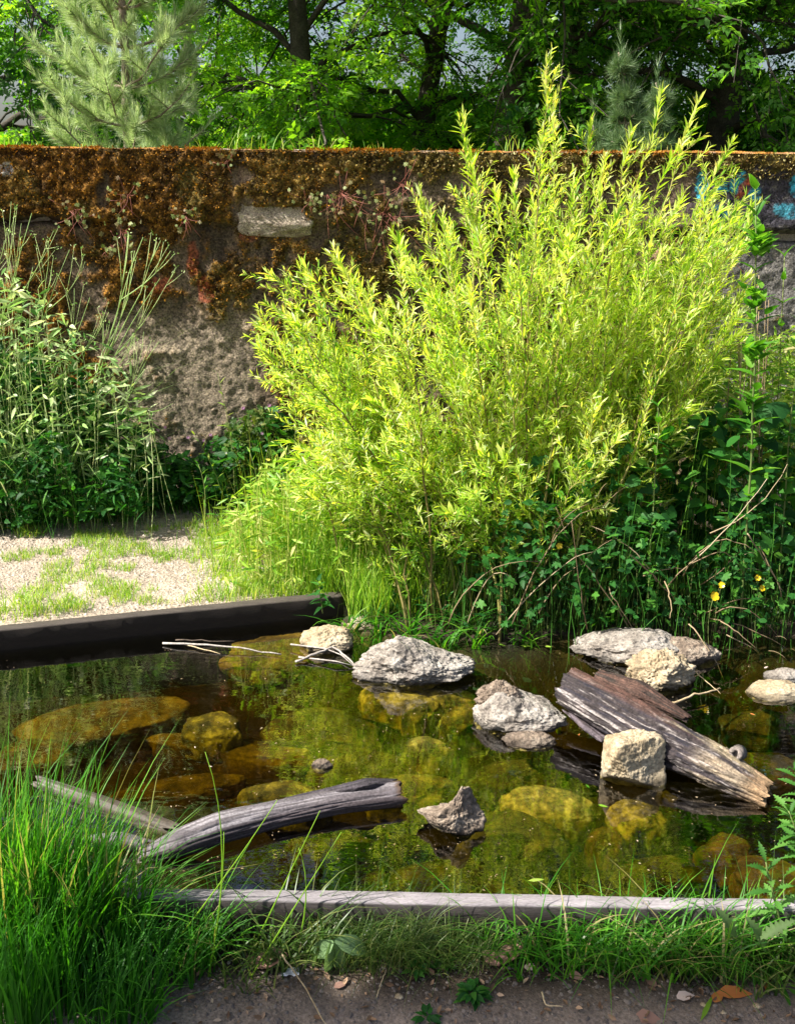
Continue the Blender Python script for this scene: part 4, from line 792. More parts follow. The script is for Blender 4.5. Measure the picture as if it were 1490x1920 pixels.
# --- buttercups
m_yel = leaf_mat('buttercup_petal', ((0, (.75, .50, .01)), (1, (.85, .62, .02))), .3, (1.1, 1.1, 1), .3, .5)
petal = one((np.array([(0, 0, 0), (-.5, .6, .12), (0, .55, .05), (.5, .6, .12), (-.3, 1, .3), (.3, 1, .3)], float), np.array([(0, 2, 1), (0, 3, 2), (1, 2, 4), (2, 5, 4), (2, 3, 5)])), .5, 'petal', m_yel)
for px, py, yy, lab in ((1338, 1118, 3.42, 'largest yellow buttercup facing the pond, lowest of the group'), (1352, 1097, 3.45, 'small yellow buttercup just above the largest one'), (1420, 1084, 3.5, 'topmost yellow buttercup, on a straight stem by the dark bank'), (1427, 1103, 3.45, 'yellow buttercup seen from the side under the topmost one'), (1048, 1024, 3.6, 'single yellow buttercup among dead stems left of the others'), (555, 762, 4.2, 'single yellow buttercup high in the grass left of the willow')):
    h = ony(px, py, yy); b = Vector((h.x + .03, yy + .02, 0)); b.z = gz(b); root = empty('buttercup', tuple(b), lab, 'flower', 'buttercups'); hp = np.array(h - b)
    g = Geo(); g.add(*tube(curve((0, 0, 0), hp, (-.02, 0, .02), 8), .0013, 5), .5); link('stem', g.mesh('stem', True), m_stm, root)
    s = .018 if px == 1338 else .0125; fn = nrm(np.array([rng.normal(0, .3), -.8, .5]))
    f1 = nrm(np.cross(fn, [0, 0, 1.])); f2 = np.cross(f1, fn)
    for k in range(5):
        a = k * 1.257; place_leaf(petal, root, hp, math.cos(a) * f1 + math.sin(a) * f2, fn, s, 'petal')
    ms = pool('butl', LOBED, m_mid)
    for k in range(3): place_leaf(ms[k], root, hp * (.35 + .15 * k), rng.normal(0, 1, 3) * [1, .6, .3], (0, -.3, 1), .03)
# --- heart-leaved ground cover under the willow (bindweed, bramble, nettle tops: one uncountable mass)
def mass(name, label, n, fn, T, mat, s0, s1, cat='undergrowth', rb=(.0, 1.), upj=.6, flat=.2, parent=None):
    P = []; k = 0
    while k < n:
        px, py, yy, ok = fn(n * 2); P.append(np.stack([px, py, yy], -1)[ok]); k += ok.sum()
    P = np.concatenate(P)[:n]; W = np.array([ony(a, b, c) for a, b, c in P]); W[:, 2] = np.maximum(W[:, 2], H(W[:, 0], W[:, 1]) + .005)
    a = rng.random(n) * 6.28; d = np.stack([np.cos(a), np.sin(a) - .35, rng.normal(-.1, flat * 2, n)], -1)
    g = Geo(); g.inst(T, frames(d, np.array([0, -.35, 1.]) + rng.normal(0, upj, (n, 3)), rng.uniform(s0, s1, n)), W, rng.uniform(rb[0], rb[1], n))
    return g, W
def mass_obj(name, label, cat, parts, mat, kind='stuff', smat=None, stems=0, group=None):
    g = Geo(); allW = []
    for gg, W in parts:
        for V, F, R in zip(gg.V, gg.F, gg.R): g.V.append(V); g.R.append(R); g.F.append(F + g.n)
        g.n += gg.n; allW.append(W)
    W = np.concatenate(allW)
    if stems:
        for i in rng.choice(len(W), stems):
            p = W[i]; z = float(H(p[0], p[1])); b = np.array([p[0] + rng.normal(0, .05), p[1] + rng.normal(0, .05), z]); g.add(*tube(curve(b, p, (rng.normal(0, .02), 0, .02), 5), .0016, 3, False), .9)
    c = W.mean(0); c[2] = float(H(c[0], c[1])); o = link(name, g.mesh(name, origin=c), mat); o.location = c; return tag(o, label, cat, group, kind)
def uni(n, a, b): return rng.uniform(a, b, n)
def f_right(n):
    x = uni(n, 1000, 1540); y = uni(n, 740, 1160); lo = np.interp(x, [1000, 1150, 1300, 1540], [900, 800, 760, 760]); return x, y, uni(n, 3.65, 4.5), (y > lo) & (y < 1150)
def f_mid(n):
    x = uni(n, 800, 1200); y = uni(n, 830, 1120); return x, y, uni(n, 3.7, 4.4), y > np.interp(x, [800, 1000, 1200], [930, 860, 800])
mass_obj('undergrowth', 'dark heart-leaved undergrowth under and right of the willow', 'undergrowth', [mass('', '', 1500, f_right, HEART, None, .04, .085), mass('', '', 500, f_mid, HEART, None, .03, .06), ], m_dkl, stems=200)
mass_obj('undergrowth', 'mid green small-leaved plants mixed through the dark heart-leaved undergrowth', 'undergrowth', [mass('', '', 1500, f_right, OVATE, None, .03, .07)], m_mid, stems=100)
def f_fore(n):
    x = uni(n, 860, 1560); y = uni(n, 930, 1170); return x, y, uni(n, 3.42, 3.85), y > 960 + 60 * np.sin(x * .03)
mass_obj('undergrowth', 'dark tangled leaves low on the far bank between dead reeds and rushes', 'undergrowth', [mass('', '', 1100, f_fore, OVATE, None, .02, .048, rb=(0, .6)), mass('', '', 500, f_fore, LOBED, None, .03, .055)], m_dkl, stems=200)
def f_rtop(n):
    x = uni(n, 1290, 1540); y = uni(n, 560, 900); return x, y, uni(n, 4.0, 4.95), y > np.interp(x, [1290, 1400, 1540], [680, 640, 600])
mass_obj('leafy_thicket', 'sunny small-leaved thicket against the wall right of the willow', 'thicket', [mass('', '', 3200, f_rtop, LANCE, None, .04, .08), mass('', '', 900, f_rtop, OVATE, None, .03, .05)], m_gry, stems=120)
# thicket at the left, against the wall
def f_left(n):
    x = uni(n, -160, 540); y = uni(n, 600, 990); top = np.interp(x, [-160, 0, 100, 200, 260, 330, 400, 460, 540], [600, 650, 700, 750, 830, 880, 870, 810, 790]); bot = np.interp(x, [-160, 0, 120, 240, 400, 540], [1000, 990, 985, 945, 930, 930])
    d = uni(n, 0, 1); return x, y, 4.68 + .38 * d, (y > top + 30 * np.sin(x * .07)) & (y < bot)
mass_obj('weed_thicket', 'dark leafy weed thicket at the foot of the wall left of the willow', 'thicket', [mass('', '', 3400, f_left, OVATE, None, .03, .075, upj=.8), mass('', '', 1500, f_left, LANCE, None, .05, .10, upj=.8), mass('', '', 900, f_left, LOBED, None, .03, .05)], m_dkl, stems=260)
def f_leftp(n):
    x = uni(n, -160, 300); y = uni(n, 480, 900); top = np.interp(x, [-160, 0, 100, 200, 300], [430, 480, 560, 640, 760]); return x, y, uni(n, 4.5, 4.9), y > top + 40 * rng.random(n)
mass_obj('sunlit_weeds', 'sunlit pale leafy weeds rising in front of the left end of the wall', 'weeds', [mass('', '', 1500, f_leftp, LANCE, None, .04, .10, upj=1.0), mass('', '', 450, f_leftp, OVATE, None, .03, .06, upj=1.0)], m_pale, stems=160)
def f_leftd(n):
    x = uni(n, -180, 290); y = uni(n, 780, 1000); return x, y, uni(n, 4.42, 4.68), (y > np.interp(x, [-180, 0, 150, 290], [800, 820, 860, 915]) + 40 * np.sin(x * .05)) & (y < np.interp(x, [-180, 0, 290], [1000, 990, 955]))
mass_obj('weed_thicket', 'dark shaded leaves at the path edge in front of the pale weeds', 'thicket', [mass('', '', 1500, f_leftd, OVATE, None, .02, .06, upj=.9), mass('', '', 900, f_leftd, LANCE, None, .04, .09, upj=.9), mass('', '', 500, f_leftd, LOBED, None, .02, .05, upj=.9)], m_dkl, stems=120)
def f_spill(n):
    x = uni(n, 420, 900); y = uni(n, 800, 1100); return x, y, uni(n, 3.75, 4.4), (y > np.interp(x, [420, 520, 700, 900], [940, 850, 880, 930]))
mass_obj('bright_weeds', 'bright narrow-leaved weeds spilling from under the left of the willow', 'weeds', [mass('', '', 2600, f_spill, LANCE, None, .04, .085, upj=1.0)], m_gry, stems=300)
def f_geo(n):
    x = uni(n, 425, 560); y = uni(n, 745, 940); return x, y, uni(n, 4.72, 5.0), (y > 760 + np.abs(x - 490) * .6)
# pink-flowered cranesbill mounds
m_pink = leaf_mat('pink_petal', ((0, (.55, .20, .50)), (1, (.75, .42, .70))), .4, (1.1, 1.1, 1.1), .5, .3)
pk = one((petal_v := np.array([(0, 0, 0), (-.32, .7, .1), (0, 1, .06), (.32, .7, .1)], float), np.array([(0, 3, 1), (1, 3, 2)])), .5, 'petal', m_pink)
def f_geo2(n):
    x = uni(n, 240, 440); y = uni(n, 820, 935); return x, y, uni(n, 4.88, 5.04), y > 845 - 20 * np.sin(x * .05)
for fn, nn, fl, lab, mt in ((f_geo, 1500, [(456, 765), (470, 790), (492, 812), (440, 838), (520, 806), (505, 760), (478, 830)], 'cranesbill mound with small pink flowers beside the left edge of the willow', m_grd),
                        (f_geo2, 900, [(255, 812), (297, 806), (310, 801), (262, 845), (318, 822), (353, 820), (383, 826), (400, 832), (395, 815)], 'shaded cranesbill with scattered pink flowers at the foot of the wall', m_dkl)):
    gg, W = mass('', '', nn, fn, LOBED, None, .02, .045, upj=.7); c = W.mean(0); c[2] = float(H(c[0], c[1])); root = empty('cranesbill', tuple(c), lab, 'plant', 'cranesbill plants by the wall')
    for i in rng.choice(len(W), 90):
        p = W[i]; gg.add(*tube(curve((c[0] + rng.normal(0, .12), c[1] + rng.normal(0, .1), c[2]), p, (0, 0, .03), 5), .0012, 3, False), .9)
    tag(link('foliage', gg.mesh('foliage', origin=c), mt, root), kind='stuff')
    for px, py in fl:
        p = np.array(ony(px, py, W[:, 1].min() + .04)) - c; g = Geo()
        for k in range(5):
            a = k * 1.257 + .3; d = np.array([math.cos(a), -.15, math.sin(a)]); g.inst((petal_v, np.array([(0, 3, 1), (1, 3, 2)])), frames(d[None], np.array([0, -1, .4]), np.array([.0095])), p[None], [.5])
        link('flower', g.mesh('flower'), m_pink, root)
# --- pale tall grasses and weeds at the left
def grass_tuft(name, label, base, n, h, w, spread, mat, lean=.35, az=None, azs=6.28, droop=.25, cat='grass', group=None, parts=0, seg=4, hr=(.5, 1.1), rr=(0, 1), seeds=0):
    base = np.array(base); a = rng.random(n) * 6.28; rd = np.sqrt(rng.random(n)) * spread; P = np.stack([np.cos(a) * rd, np.sin(a) * rd, np.zeros(n)], -1)
    P[:, 2] = H(P[:, 0] + base[0], P[:, 1] + base[1]) - base[2] - .004 if name != 'wall_top_grass' else 0
    azz = (rng.random(n) * azs - azs / 2) + (az if az is not None else 0)
    hh = h * rng.uniform(hr[0], hr[1], n); ln = np.abs(rng.normal(lean, lean * .5, n)); dr = np.clip(rng.normal(droop, .12, n), 0, .8); ww = w * rng.uniform(.6, 1.2, n); rs = rng.uniform(rr[0], rr[1], n)
    V, F, k = blades(P, hh, ww, ln, azz, dr, seg)
    if not parts:
        g = Geo(); g.add(V, F, np.repeat(rs, k)); o = link(name, g.mesh(name), mat); o.location = base; 
        return tag(o, label, cat, group)
    root = empty(name, tuple(base), label, cat, group); sel = np.argsort(P[:, 1] - hh * .5)[:parts]; V = V.reshape(n, k, 3); fk = F[:len(F) // n]
    for i in sel:
        link('blade', mesh_np('blade', V[i], fk, np.full(k, rs[i])), mat, root)
    rest = np.setdiff1d(np.arange(n), sel); g = Geo()
    if len(rest):
        g.add(V[rest].reshape(-1, 3), (fk[None] + (np.arange(len(rest)) * k)[:, None, None]).reshape(-1, 3), np.repeat(rs[rest], k)); tag(link('blades', g.mesh('blades'), mat, root), kind='stuff')
    return root
lt = [(-40, 4.75, 1.58, 'tallest pale grass clump at the far left against the wall'), (50, 4.85, 1.4, 'pale feathery grass clump second from the left against the wall'), (120, 4.8, 1.15, 'pale grass clump leaning over the dark weeds by the wall'), (10, 4.7, 1.05, 'shorter pale grass in front of the tallest clump'), (175, 4.9, .70, 'thin pale grass on the right flank of the left thicket'), (-140, 4.8, 1.6, 'pale grass clump beyond the left picture edge')]
for px, yy, h, lab in lt:
    b = Vector((ony(px, 900, yy).x, yy, 0)); b.z = gz(b); grass_tuft('tall_grass', lab, b, 95, h, .006, .20, m_pale, .55, 0.15, 5.0, .36, group='pale grasses by the wall', hr=(.3, 1.1))
def branchy(name, label, b, tops, mat, r=.0035, fork=3, cat='weed', group=None, leaves=14, lmat=None):
    root = empty(name, tuple(b), label, cat, group); g = Geo(); b = np.array(b); lf = Geo()
    main = curve((0, 0, 0), np.array(tops[0]) - b, (-.04, 0, .02), 10, .004); g.add(*tube(main, np.linspace(r, r * .35, 10), 5), .6)
    for t in tops[1:]:
        i = rng.integers(5, 8); q = np.array(t) - b; S = curve(main[i], q, (.02, 0, -.01), 6, .003); g.add(*tube(S, np.linspace(r * .6, r * .25, 6), 4), .7)
        for k in range(fork):
            j = rng.integers(2, 5); e = S[j] + (S[-1] - S[j]) * .8 + rng.normal(0, .035, 3) + [0, 0, .02]; g.add(*tube(np.array([S[j], (S[j] + e) / 2 + [.005, 0, 0], e]), [r * .4, r * .3, r * .2], 3), .8)
            lf.inst(SMALL, frames(rng.normal(0, 1, (4, 3)) + [0, 0, 1], rng.normal(0, 1, (4, 3)), np.full(4, .012)), np.repeat(e[None], 4, 0) + rng.normal(0, .006, (4, 3)))
    for k in range(leaves):
        u = rng.uniform(.05, .8); p = main[int(u * 9)]; a = rng.choice([0, 3.1]) + rng.normal(0, .6); lf.inst(LANCE, frames(np.array([[math.cos(a), math.sin(a), .4]]), np.array([0, 0, 1.]), np.array([.07 * (1 - .5 * u)])), p[None], [rng.random()])
    link('stem', g.mesh('stem', True), mat, root); tag(link('foliage', lf.mesh('foliage'), lmat or mat, root), kind='stuff')
bb = Vector((ony(130, 900, 4.75).x, 4.75, 0)); bb.z = gz(bb); T = lambda *a: [ony(x, y, z) for x, y, z in a]
branchy('branched_weed', 'leaning pale weed with forked bare tips in front of the wall', bb, T((270, 445, 4.85), (240, 440, 4.8), (300, 450, 4.8), (320, 470, 4.85), (255, 470, 4.75)), m_pale, .0045)
bb = bb.copy(); bb.x -= .12
branchy('branched_weed', 'second leaning weed with forked tips, lower and left of the first', bb, T((300, 520, 4.9), (285, 560, 4.85), (330, 500, 4.9)), m_pale, .0035)
for kk, (x0, tt, lab) in enumerate(((-60, ((60, 400), (20, 380), (100, 430), (40, 420)), 'pale feathery weed reaching highest at the left end of the wall'), (-20, ((130, 470), (90, 450), (160, 490)), 'pale weed leaning right, just below the left wall plants'), (20, ((60, 500), (20, 490), (95, 520)), 'pale forked weed in the middle of the left grasses'), (60, ((170, 560), (140, 540), (205, 585)), 'low pale weed leaning towards the bare wall'), (-90, ((-20, 430), (-50, 400), (10, 450)), 'pale weed half cut by the left picture edge'), (110, ((225, 600), (190, 590), (250, 640)), 'short forked weed at the border of the bare concrete'), (160, ((300, 640), (270, 620)), 'thin weed arching over the shaded cranesbill'))):
    yk = 4.6 + .05 * kk; bb = Vector((ony(x0, 900, yk).x, yk, 0)); bb.z = gz(bb); branchy('branched_weed', lab, bb, [ony(a, b_, yk + .1) for a, b_ in tt], m_pale, .0032, 4, leaves=26)
for px, tx, ty, yy, lab in ((230, 240, 655, 4.7, 'straight bright green weed stem with narrow leaves at the thicket edge'), (435, 408, 700, 4.7, 'budding weed rising from the grass before the bare wall'), (425, 365, 815, 4.65, 'weed with a round bud leaning towards the path'), (100, 60, 560, 4.6, 'broad-leaved pale weed inside the left thicket'), (160, 145, 700, 4.6, 'leafy green weed at the front of the left thicket'), (40, 30, 760, 4.5, 'leafy weed at the left thicket corner by the path'), (300, 300, 830, 4.85, 'low leafy weed in the shade of the wall'), (480, 470, 850, 4.1, 'slim sunlit weed where grass meets the willow'), (370, 372, 870, 4.5, 'small weed with spread leaves at the path end'), (130, 100, 820, 4.5, 'drooping leafy weed over the path edge')):
    b = Vector((ony(px, 900, yy).x, yy, 0)); b.z = gz(b); stem_plant('leafy_weed', lab, 'weed', b, ony(tx, ty, yy), LANCE if px != 100 else SERR, 'lw' + str(px in (435, 425, 480, 230)) + str(px == 100), m_gry if px in (435, 425, 480, 230) else m_mid, m_stm, 14, .085 if px != 100 else .12, 1, 'weeds along the path', .0028, bow=(.03, 0, 0), t0=.1, shrink=.55)
# --- plants rooted in the wall
for px, py, n_, sp, lab in ((238, 365, 16, .05, 'small geranium rooted high on the mossy wall under a pink bud'), (145, 395, 22, .06, 'bushy pale wall plant near the pale chip at the left'), (232, 432, 18, .055, 'yellowish wall plant hanging over the joint'), (340, 405, 16, .05, 'small olive wall plant at the joint, right of the yellowish one'), (205, 462, 9, .03, 'reddish sprig hanging lowest on the left wall'), (640, 365, 30, .09, 'pale geranium spreading over the wall above the willow'), (722, 400, 34, .10, 'largest dried geranium with red hanging stems on the wall'), (580, 372, 14, .04, 'green sprig beside the loose pale block'), (755, 345, 20, .08, 'dried geranium close to where the willow meets the wall'), (425, 300, 10, .03, 'tiny sprig at the very top of the wall'), (1340, 470, 30, .10, 'pale creeper on the shaded wall behind the tall weed')):
    c = np.array(ony(px, py, WALL_Y - .055)); root = empty('wall_plant', tuple(c), lab, 'plant', 'plants rooted in the wall'); g = Geo(); ms = pool('wp', LOBED, m_wpl, 6)
    for k in range(n_):
        p = np.array([rng.normal(0, sp), -abs(rng.normal(.03, .02)), rng.normal(-.01, sp * .8)]); a = rng.random() * 6.28
        place_leaf(ms[rng.integers(6)], root, p, np.array([math.cos(a), -.3, math.sin(a)]), np.array([0, -1, .5]) + rng.normal(0, .35, 3), rng.uniform(.016, .030))
        if k % 2 == 0: g.add(*tube(curve((rng.normal(0, .01), .02, rng.normal(0, .01)), p, (0, -.01, -.01), 5), .0011, 4), rng.random())
    for k in range(n_ // 4): g.add(*tube(curve((rng.normal(0, sp * .6), 0, 0), (rng.normal(0, sp), -.02, -sp * rng.uniform(1.2, 2.4)), (rng.normal(0, .01), -.01, 0), 6), .0011, 4), rng.random())
    link('stem', g.mesh('stem'), m_red, root)
# --- rushes and dead stems below the willow
for px, py, h, n_, mt, lab in ((900, 1150, .42, 90, m_grd, 'dark rushes at the waterline under the left of the willow'), (1000, 1165, .48, 110, m_grd, 'dark rushes behind the upper end of the big log'), (1100, 1160, .50, 120, m_grd, 'tall dark rushes directly under the middle of the willow'), (1200, 1150, .46, 100, m_grd, 'dark rushes behind the broad grey boulder'), (1300, 1160, .40, 80, m_grd, 'dark rushes left of the buttercups'), (1450, 1170, .38, 70, m_grd, 'dark rushes right of the buttercups'), (820, 1140, .35, 90, m_grd, 'rushes between bank grass and willow stems')):
    b = gp(px, py); grass_tuft('rush', lab, b, n_, h, .0035, .13, mt, .22, None, 6.28, .05, 'rush', 'rushes under the willow')
for px, py, yy, tx, ty, n_, lab in ((1395, 900, 3.95, 1393, 600, 6, 'upright straw-coloured dead stalks behind the tall weed'), (1440, 900, 3.9, 1432, 580, 7, 'upright straw-coloured dead stalks right of the tall weed')):
    b = Vector((ony(px, py, yy).x, yy, 0)); b.z = gz(b); g = Geo()
    for k in range(n_): e = np.array(ony(tx + rng.normal(0, 12), ty + rng.normal(0, 50), yy)) - np.array(b); g.add(*tube(curve((rng.normal(0, .02), 0, 0), e, (rng.normal(0, .02), 0, 0), 8, .002), np.linspace(.003, .0015, 8), 5), rng.random())
    o = link('dead_stalks', g.mesh('dead_stalks'), m_dry); o.location = b; tag(o, lab, 'dead stalks')
arclab = ['long dead reed arching up leftmost behind the flat grey rock', 'dead reed crossing the leftmost arch low over the water', 'short dead reed bent towards the single buttercup', 'straw standing behind the single buttercup', 'dead reed rising steeply from the broad grey boulder', 'lower dead reed beside the steep one at the broad grey boulder', 'long dead reed falling from the rushes to the broad boulder', "dead reed running left above the boulder's green tuft", 'high arched dead reed over the small buttercup', 'dead reed joining the largest buttercup to the topmost one', 'lowest long dead reed reaching the water at the right', 'middle one of the dead reeds lying towards the right water', 'steepest dead reed dipping to the right water', 'bowed dead reed just above the topmost buttercup', 'flat dead reed lying in the dark left of the buttercups', "short dead reed pointing down to the boulder's back", 'near vertical dead reed left of the largest buttercup', 'green grey reed slanting past the topmost buttercup', 'parallel slanting reed nearest the topmost buttercup', 'longest straight reed slanting up to the right edge', 'straight slanting reed under the longest one', 'short reed hanging behind the small buttercup', 'dead reed emerging from the bank grass at the left', 'high dead reed over the bank grass at the left', 'dead reed with its tip in the far right water', 'short dead reed ending beside the low brownish boulder']
arcs = [(930, 1190, 1100, 1045, .1), (960, 1170, 1130, 950, .12), (1010, 1150, 1105, 1050, .04), (1030, 1030, 1120, 930, .05), (1180, 1180, 1065, 1010, .06), (1100, 1180, 1060, 1005, .02), (1180, 1040, 1300, 1150, .03), (1230, 1090, 1120, 1000, .03), (1250, 1100, 1380, 1070, .1), (1320, 1150, 1430, 1100, .05), (1330, 1160, 1480, 1215, .05), (1340, 1150, 1450, 1195, .07), (1350, 1165, 1440, 1220, .02), (1280, 1080, 1395, 1040, .1), (1205, 1080, 1310, 1040, .06), (1140, 1100, 1190, 1190, .04), (1245, 1090, 1262, 1170, .02), (1420, 1020, 1470, 1150, 0), (1400, 1000, 1460, 1130, 0), (1330, 1000, 1490, 880, 0), (1290, 1060, 1420, 920, 0), (1380, 1040, 1330, 1110, 0), (870, 1190, 960, 1100, .1), (840, 1170, 1000, 1060, .08), (1360, 1190, 1480, 1240, .03), (1290, 1170, 1350, 1250, .02)]
for k, (a, b_, c, d, bw) in enumerate(arcs):
    y0 = 3.42 + .12 * rng.random(); p0 = np.array(ony(a, b_, y0)); p1 = np.array(ony(c, d, y0 + rng.normal(0, .08))); g = Geo()
    for _ in range(1 if k > 15 else 2): g.add(*tube(curve(p0, p1 + rng.normal(0, .03, 3), (rng.normal(0, .02), -.02, bw + rng.normal(0, .015)), 9, .002), np.linspace(.0028, .0012, 9), 5), rng.random()) if _ == 0 else g.add(*tube(curve(p1, p1 + (p1 - p0) * .25 + rng.normal(0, .03, 3), (0, 0, .01), 5), [.0012, .001, .0009, .0008, .0006], 4), .5)
    o = link('dead_reed', g.mesh('dead_reed', True, origin=p0), m_dry); o.location = p0; tag(o, arclab[k], 'reed', 'dead reeds along the far bank')
# --- broad bank grass bending over the water
for px, py, n_, L_, lab in ((700, 1182, 26, .17, 'broad-bladed grass bending over the water behind the lumpy grey rock'), (760, 1190, 28, .18, 'broad-bladed grass spreading just right above the lumpy grey rock'), (830, 1196, 24, .17, 'broad-bladed grass fanning over the water, middle of the row'), (900, 1198, 22, .16, 'broad-bladed grass drooping to the water left of the big log'), (980, 1195, 18, .14, 'short broad grass close to the upper end of the big log'), (650, 1150, 20, .16, 'broad grass blades beside the end of the dark plank'), (1090, 1180, 14, .13, 'sparse grass blades at the edge of the broad grey boulder')):
    b = gp(px, py); grass_tuft('bank_grass', lab, b, n_, L_, .0105, .05, m_grs, .85, -1.2, 4.4, .38, 'grass', 'broad grass along the far water edge', parts=n_, seg=6)
b = onz(1056, 1222, 0.06); grass_tuft('green_shoot', 'single bright green shoot standing at the top end of the big log', b, 4, .06, .012, .006, m_gry, .2, None, 6.28, 0, 'shoot', parts=4)
# ================================================================== grass on the path side
def scatter_grass(name, label, fn, n, h, w, mat, lean=.4, droop=.25, az=0, azs=6.28, hr=(.4, 1.2), rr=(0, 1), cat='grass'):
    P = fn(n * 3); P = P[:n]; P = np.concatenate([P, H(P[:, 0], P[:, 1])[:, None] - .003], 1); n = len(P); c = P.mean(0); k0 = rng
    V, F, k = blades(P - c, h * rng.uniform(*hr, n), w * rng.uniform(.6, 1.2, n), np.abs(rng.normal(lean, lean * .5, n)), rng.random(n) * azs - azs / 2 + az, np.clip(rng.normal(droop, .12, n), 0, .8), 3)
    g = Geo(); g.add(V, F, np.repeat(rng.uniform(*rr, n), k)); o = link(name, g.mesh(name), mat); o.location = c; return tag(o, label, cat, None, 'stuff')
def region(poly, thr=None, sc=6, s=1, z=-.02, gr=None):
    W = np.array([V2(onz(a, b, z)) for a, b in poly]); lo, hi = W.min(0), W.max(0)
    def fn(n):
        P = rng.uniform(lo, hi, (n * 4, 2)); P = P[P[:, 1] < WALL_Y - .08]; x, y = P[:, 0], P[:, 1]; c = np.zeros(len(P), bool)
        for i in range(len(W)):
            (x0, y0), (x1, y1) = W[i], W[(i + 1) % len(W)]; k = (y0 > y) != (y1 > y); c ^= k & (x < (x1 - x0) * (y - y0) / (y1 - y0 + 1e-12) + x0)
        c &= ~inside(P)
        if gr is not None:
            qx, _ = to_px(np.concatenate([P, P[:, :1] * 0], 1)); c &= rng.random(len(P)) < ss(gr[0], gr[1], qx + 120 * fbm(np.concatenate([P, P[:, :1] * 0], 1), 4, 3, 4))
        if thr is not None: c &= fbm(np.concatenate([P, P[:, :1] * 0], 1), sc, 3, s) > thr
        return P[c]
    return fn
scatter_grass('path_grass', 'short sunny grass growing through the gravel path', region([(150, 1000), (330, 985), (520, 960), (600, 1010), (600, 1110), (420, 1128), (200, 1140), (-60, 1165), (-80, 1060), (100, 1020)], .0, 7, 3), 9000, .045, .0026, m_gry)
scatter_grass('path_grass', 'bright grass fringe where the path meets the willow', region([(250, 1145), (250, 1010), (430, 975), (640, 930), (800, 1000), (760, 1120), (600, 1118)], -.2, 6, 5, gr=(330, 600)), 15000, .10, .0032, m_gry, .35)
scatter_grass('meadow_grass', 'tall lush grass under the left of the willow', region([(470, 950), (640, 900), (880, 900), (960, 1100), (900, 1130), (700, 1150), (560, 1105)], -.4, 5, 7), 14000, .32, .0042, m_gry, .28, .2, rr=(.0, .8))
scatter_grass('meadow_grass', 'fine mixed grass at the foot of the left thicket', region([(-200, 985), (100, 960), (250, 925), (560, 925), (560, 948), (330, 950), (200, 980), (-200, 1005)], -.1, 7, 9), 3000, .08, .0035, m_grd, .4)
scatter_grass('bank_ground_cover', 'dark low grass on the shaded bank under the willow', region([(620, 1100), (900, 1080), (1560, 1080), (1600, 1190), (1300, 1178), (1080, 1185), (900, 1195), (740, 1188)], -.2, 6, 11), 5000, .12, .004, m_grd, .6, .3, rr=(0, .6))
tufts = [(25, 1150, .13, 'green tuft standing on the far left end of the dark plank'), (90, 1145, .11, 'second green tuft along the dark plank, beside the far left one'), (140, 1140, .08, 'small tuft on the gravel just behind the dark plank'), (215, 975, .13, 'dense green tuft where the left thicket meets the path'), (160, 965, .14, 'shaded green tuft under the left thicket'), (340, 955, .12, 'lit tuft standing alone at the head of the gravel path'), (300, 1040, .06, 'yellowish tuft in the middle of the gravel path'), (225, 1110, .05, 'flat yellowish tuft near the plank on the path'), (480, 1100, .14, 'tuft behind the right part of the dark plank'), (400, 1115, .08, 'low tuft overhanging the dark plank'), (540, 1080, .16, 'lush tuft at the corner before the nettles'), (440, 945, .13, 'tuft under the cranesbill mound'), (250, 1035, .06, 'pale tuft left in the gravel path middle'), (60, 1000, .08, 'shaded tuft on the path at the left edge')]
for px, py, h, lab in tufts:
    b = gp(px, py); grass_tuft('grass_tuft', lab, b, 120, h, .0032, .05 + h * .35, m_gry if py > 990 else m_grs, .5, None, 6.28, .3, 'grass', 'grass tufts around the path')
for px, py, tp, n_, lab in ((470, 1090, 850, 14, 'tall thin sunlit grass stalks left of the willow, nearest the plank'), (420, 1060, 890, 10, 'tall thin grass stalks standing on the path edge'), (545, 1060, 800, 16, 'tall sunlit stalks against the willow edge'), (600, 1080, 860, 14, 'tall stalks among the lush grass under the willow'), (500, 1000, 760, 14, 'tall feathery stalks reaching the willow leaves')):
    b = gp(px, py); h = (ony(px, tp, b.y).z - b.z); grass_tuft('grass_stalks', lab, b, n_ * 2, h, .0038, .12, m_gry, .18, None, 6.28, .08, 'grass', 'tall grass stalks by the willow', parts=n_ * 2)
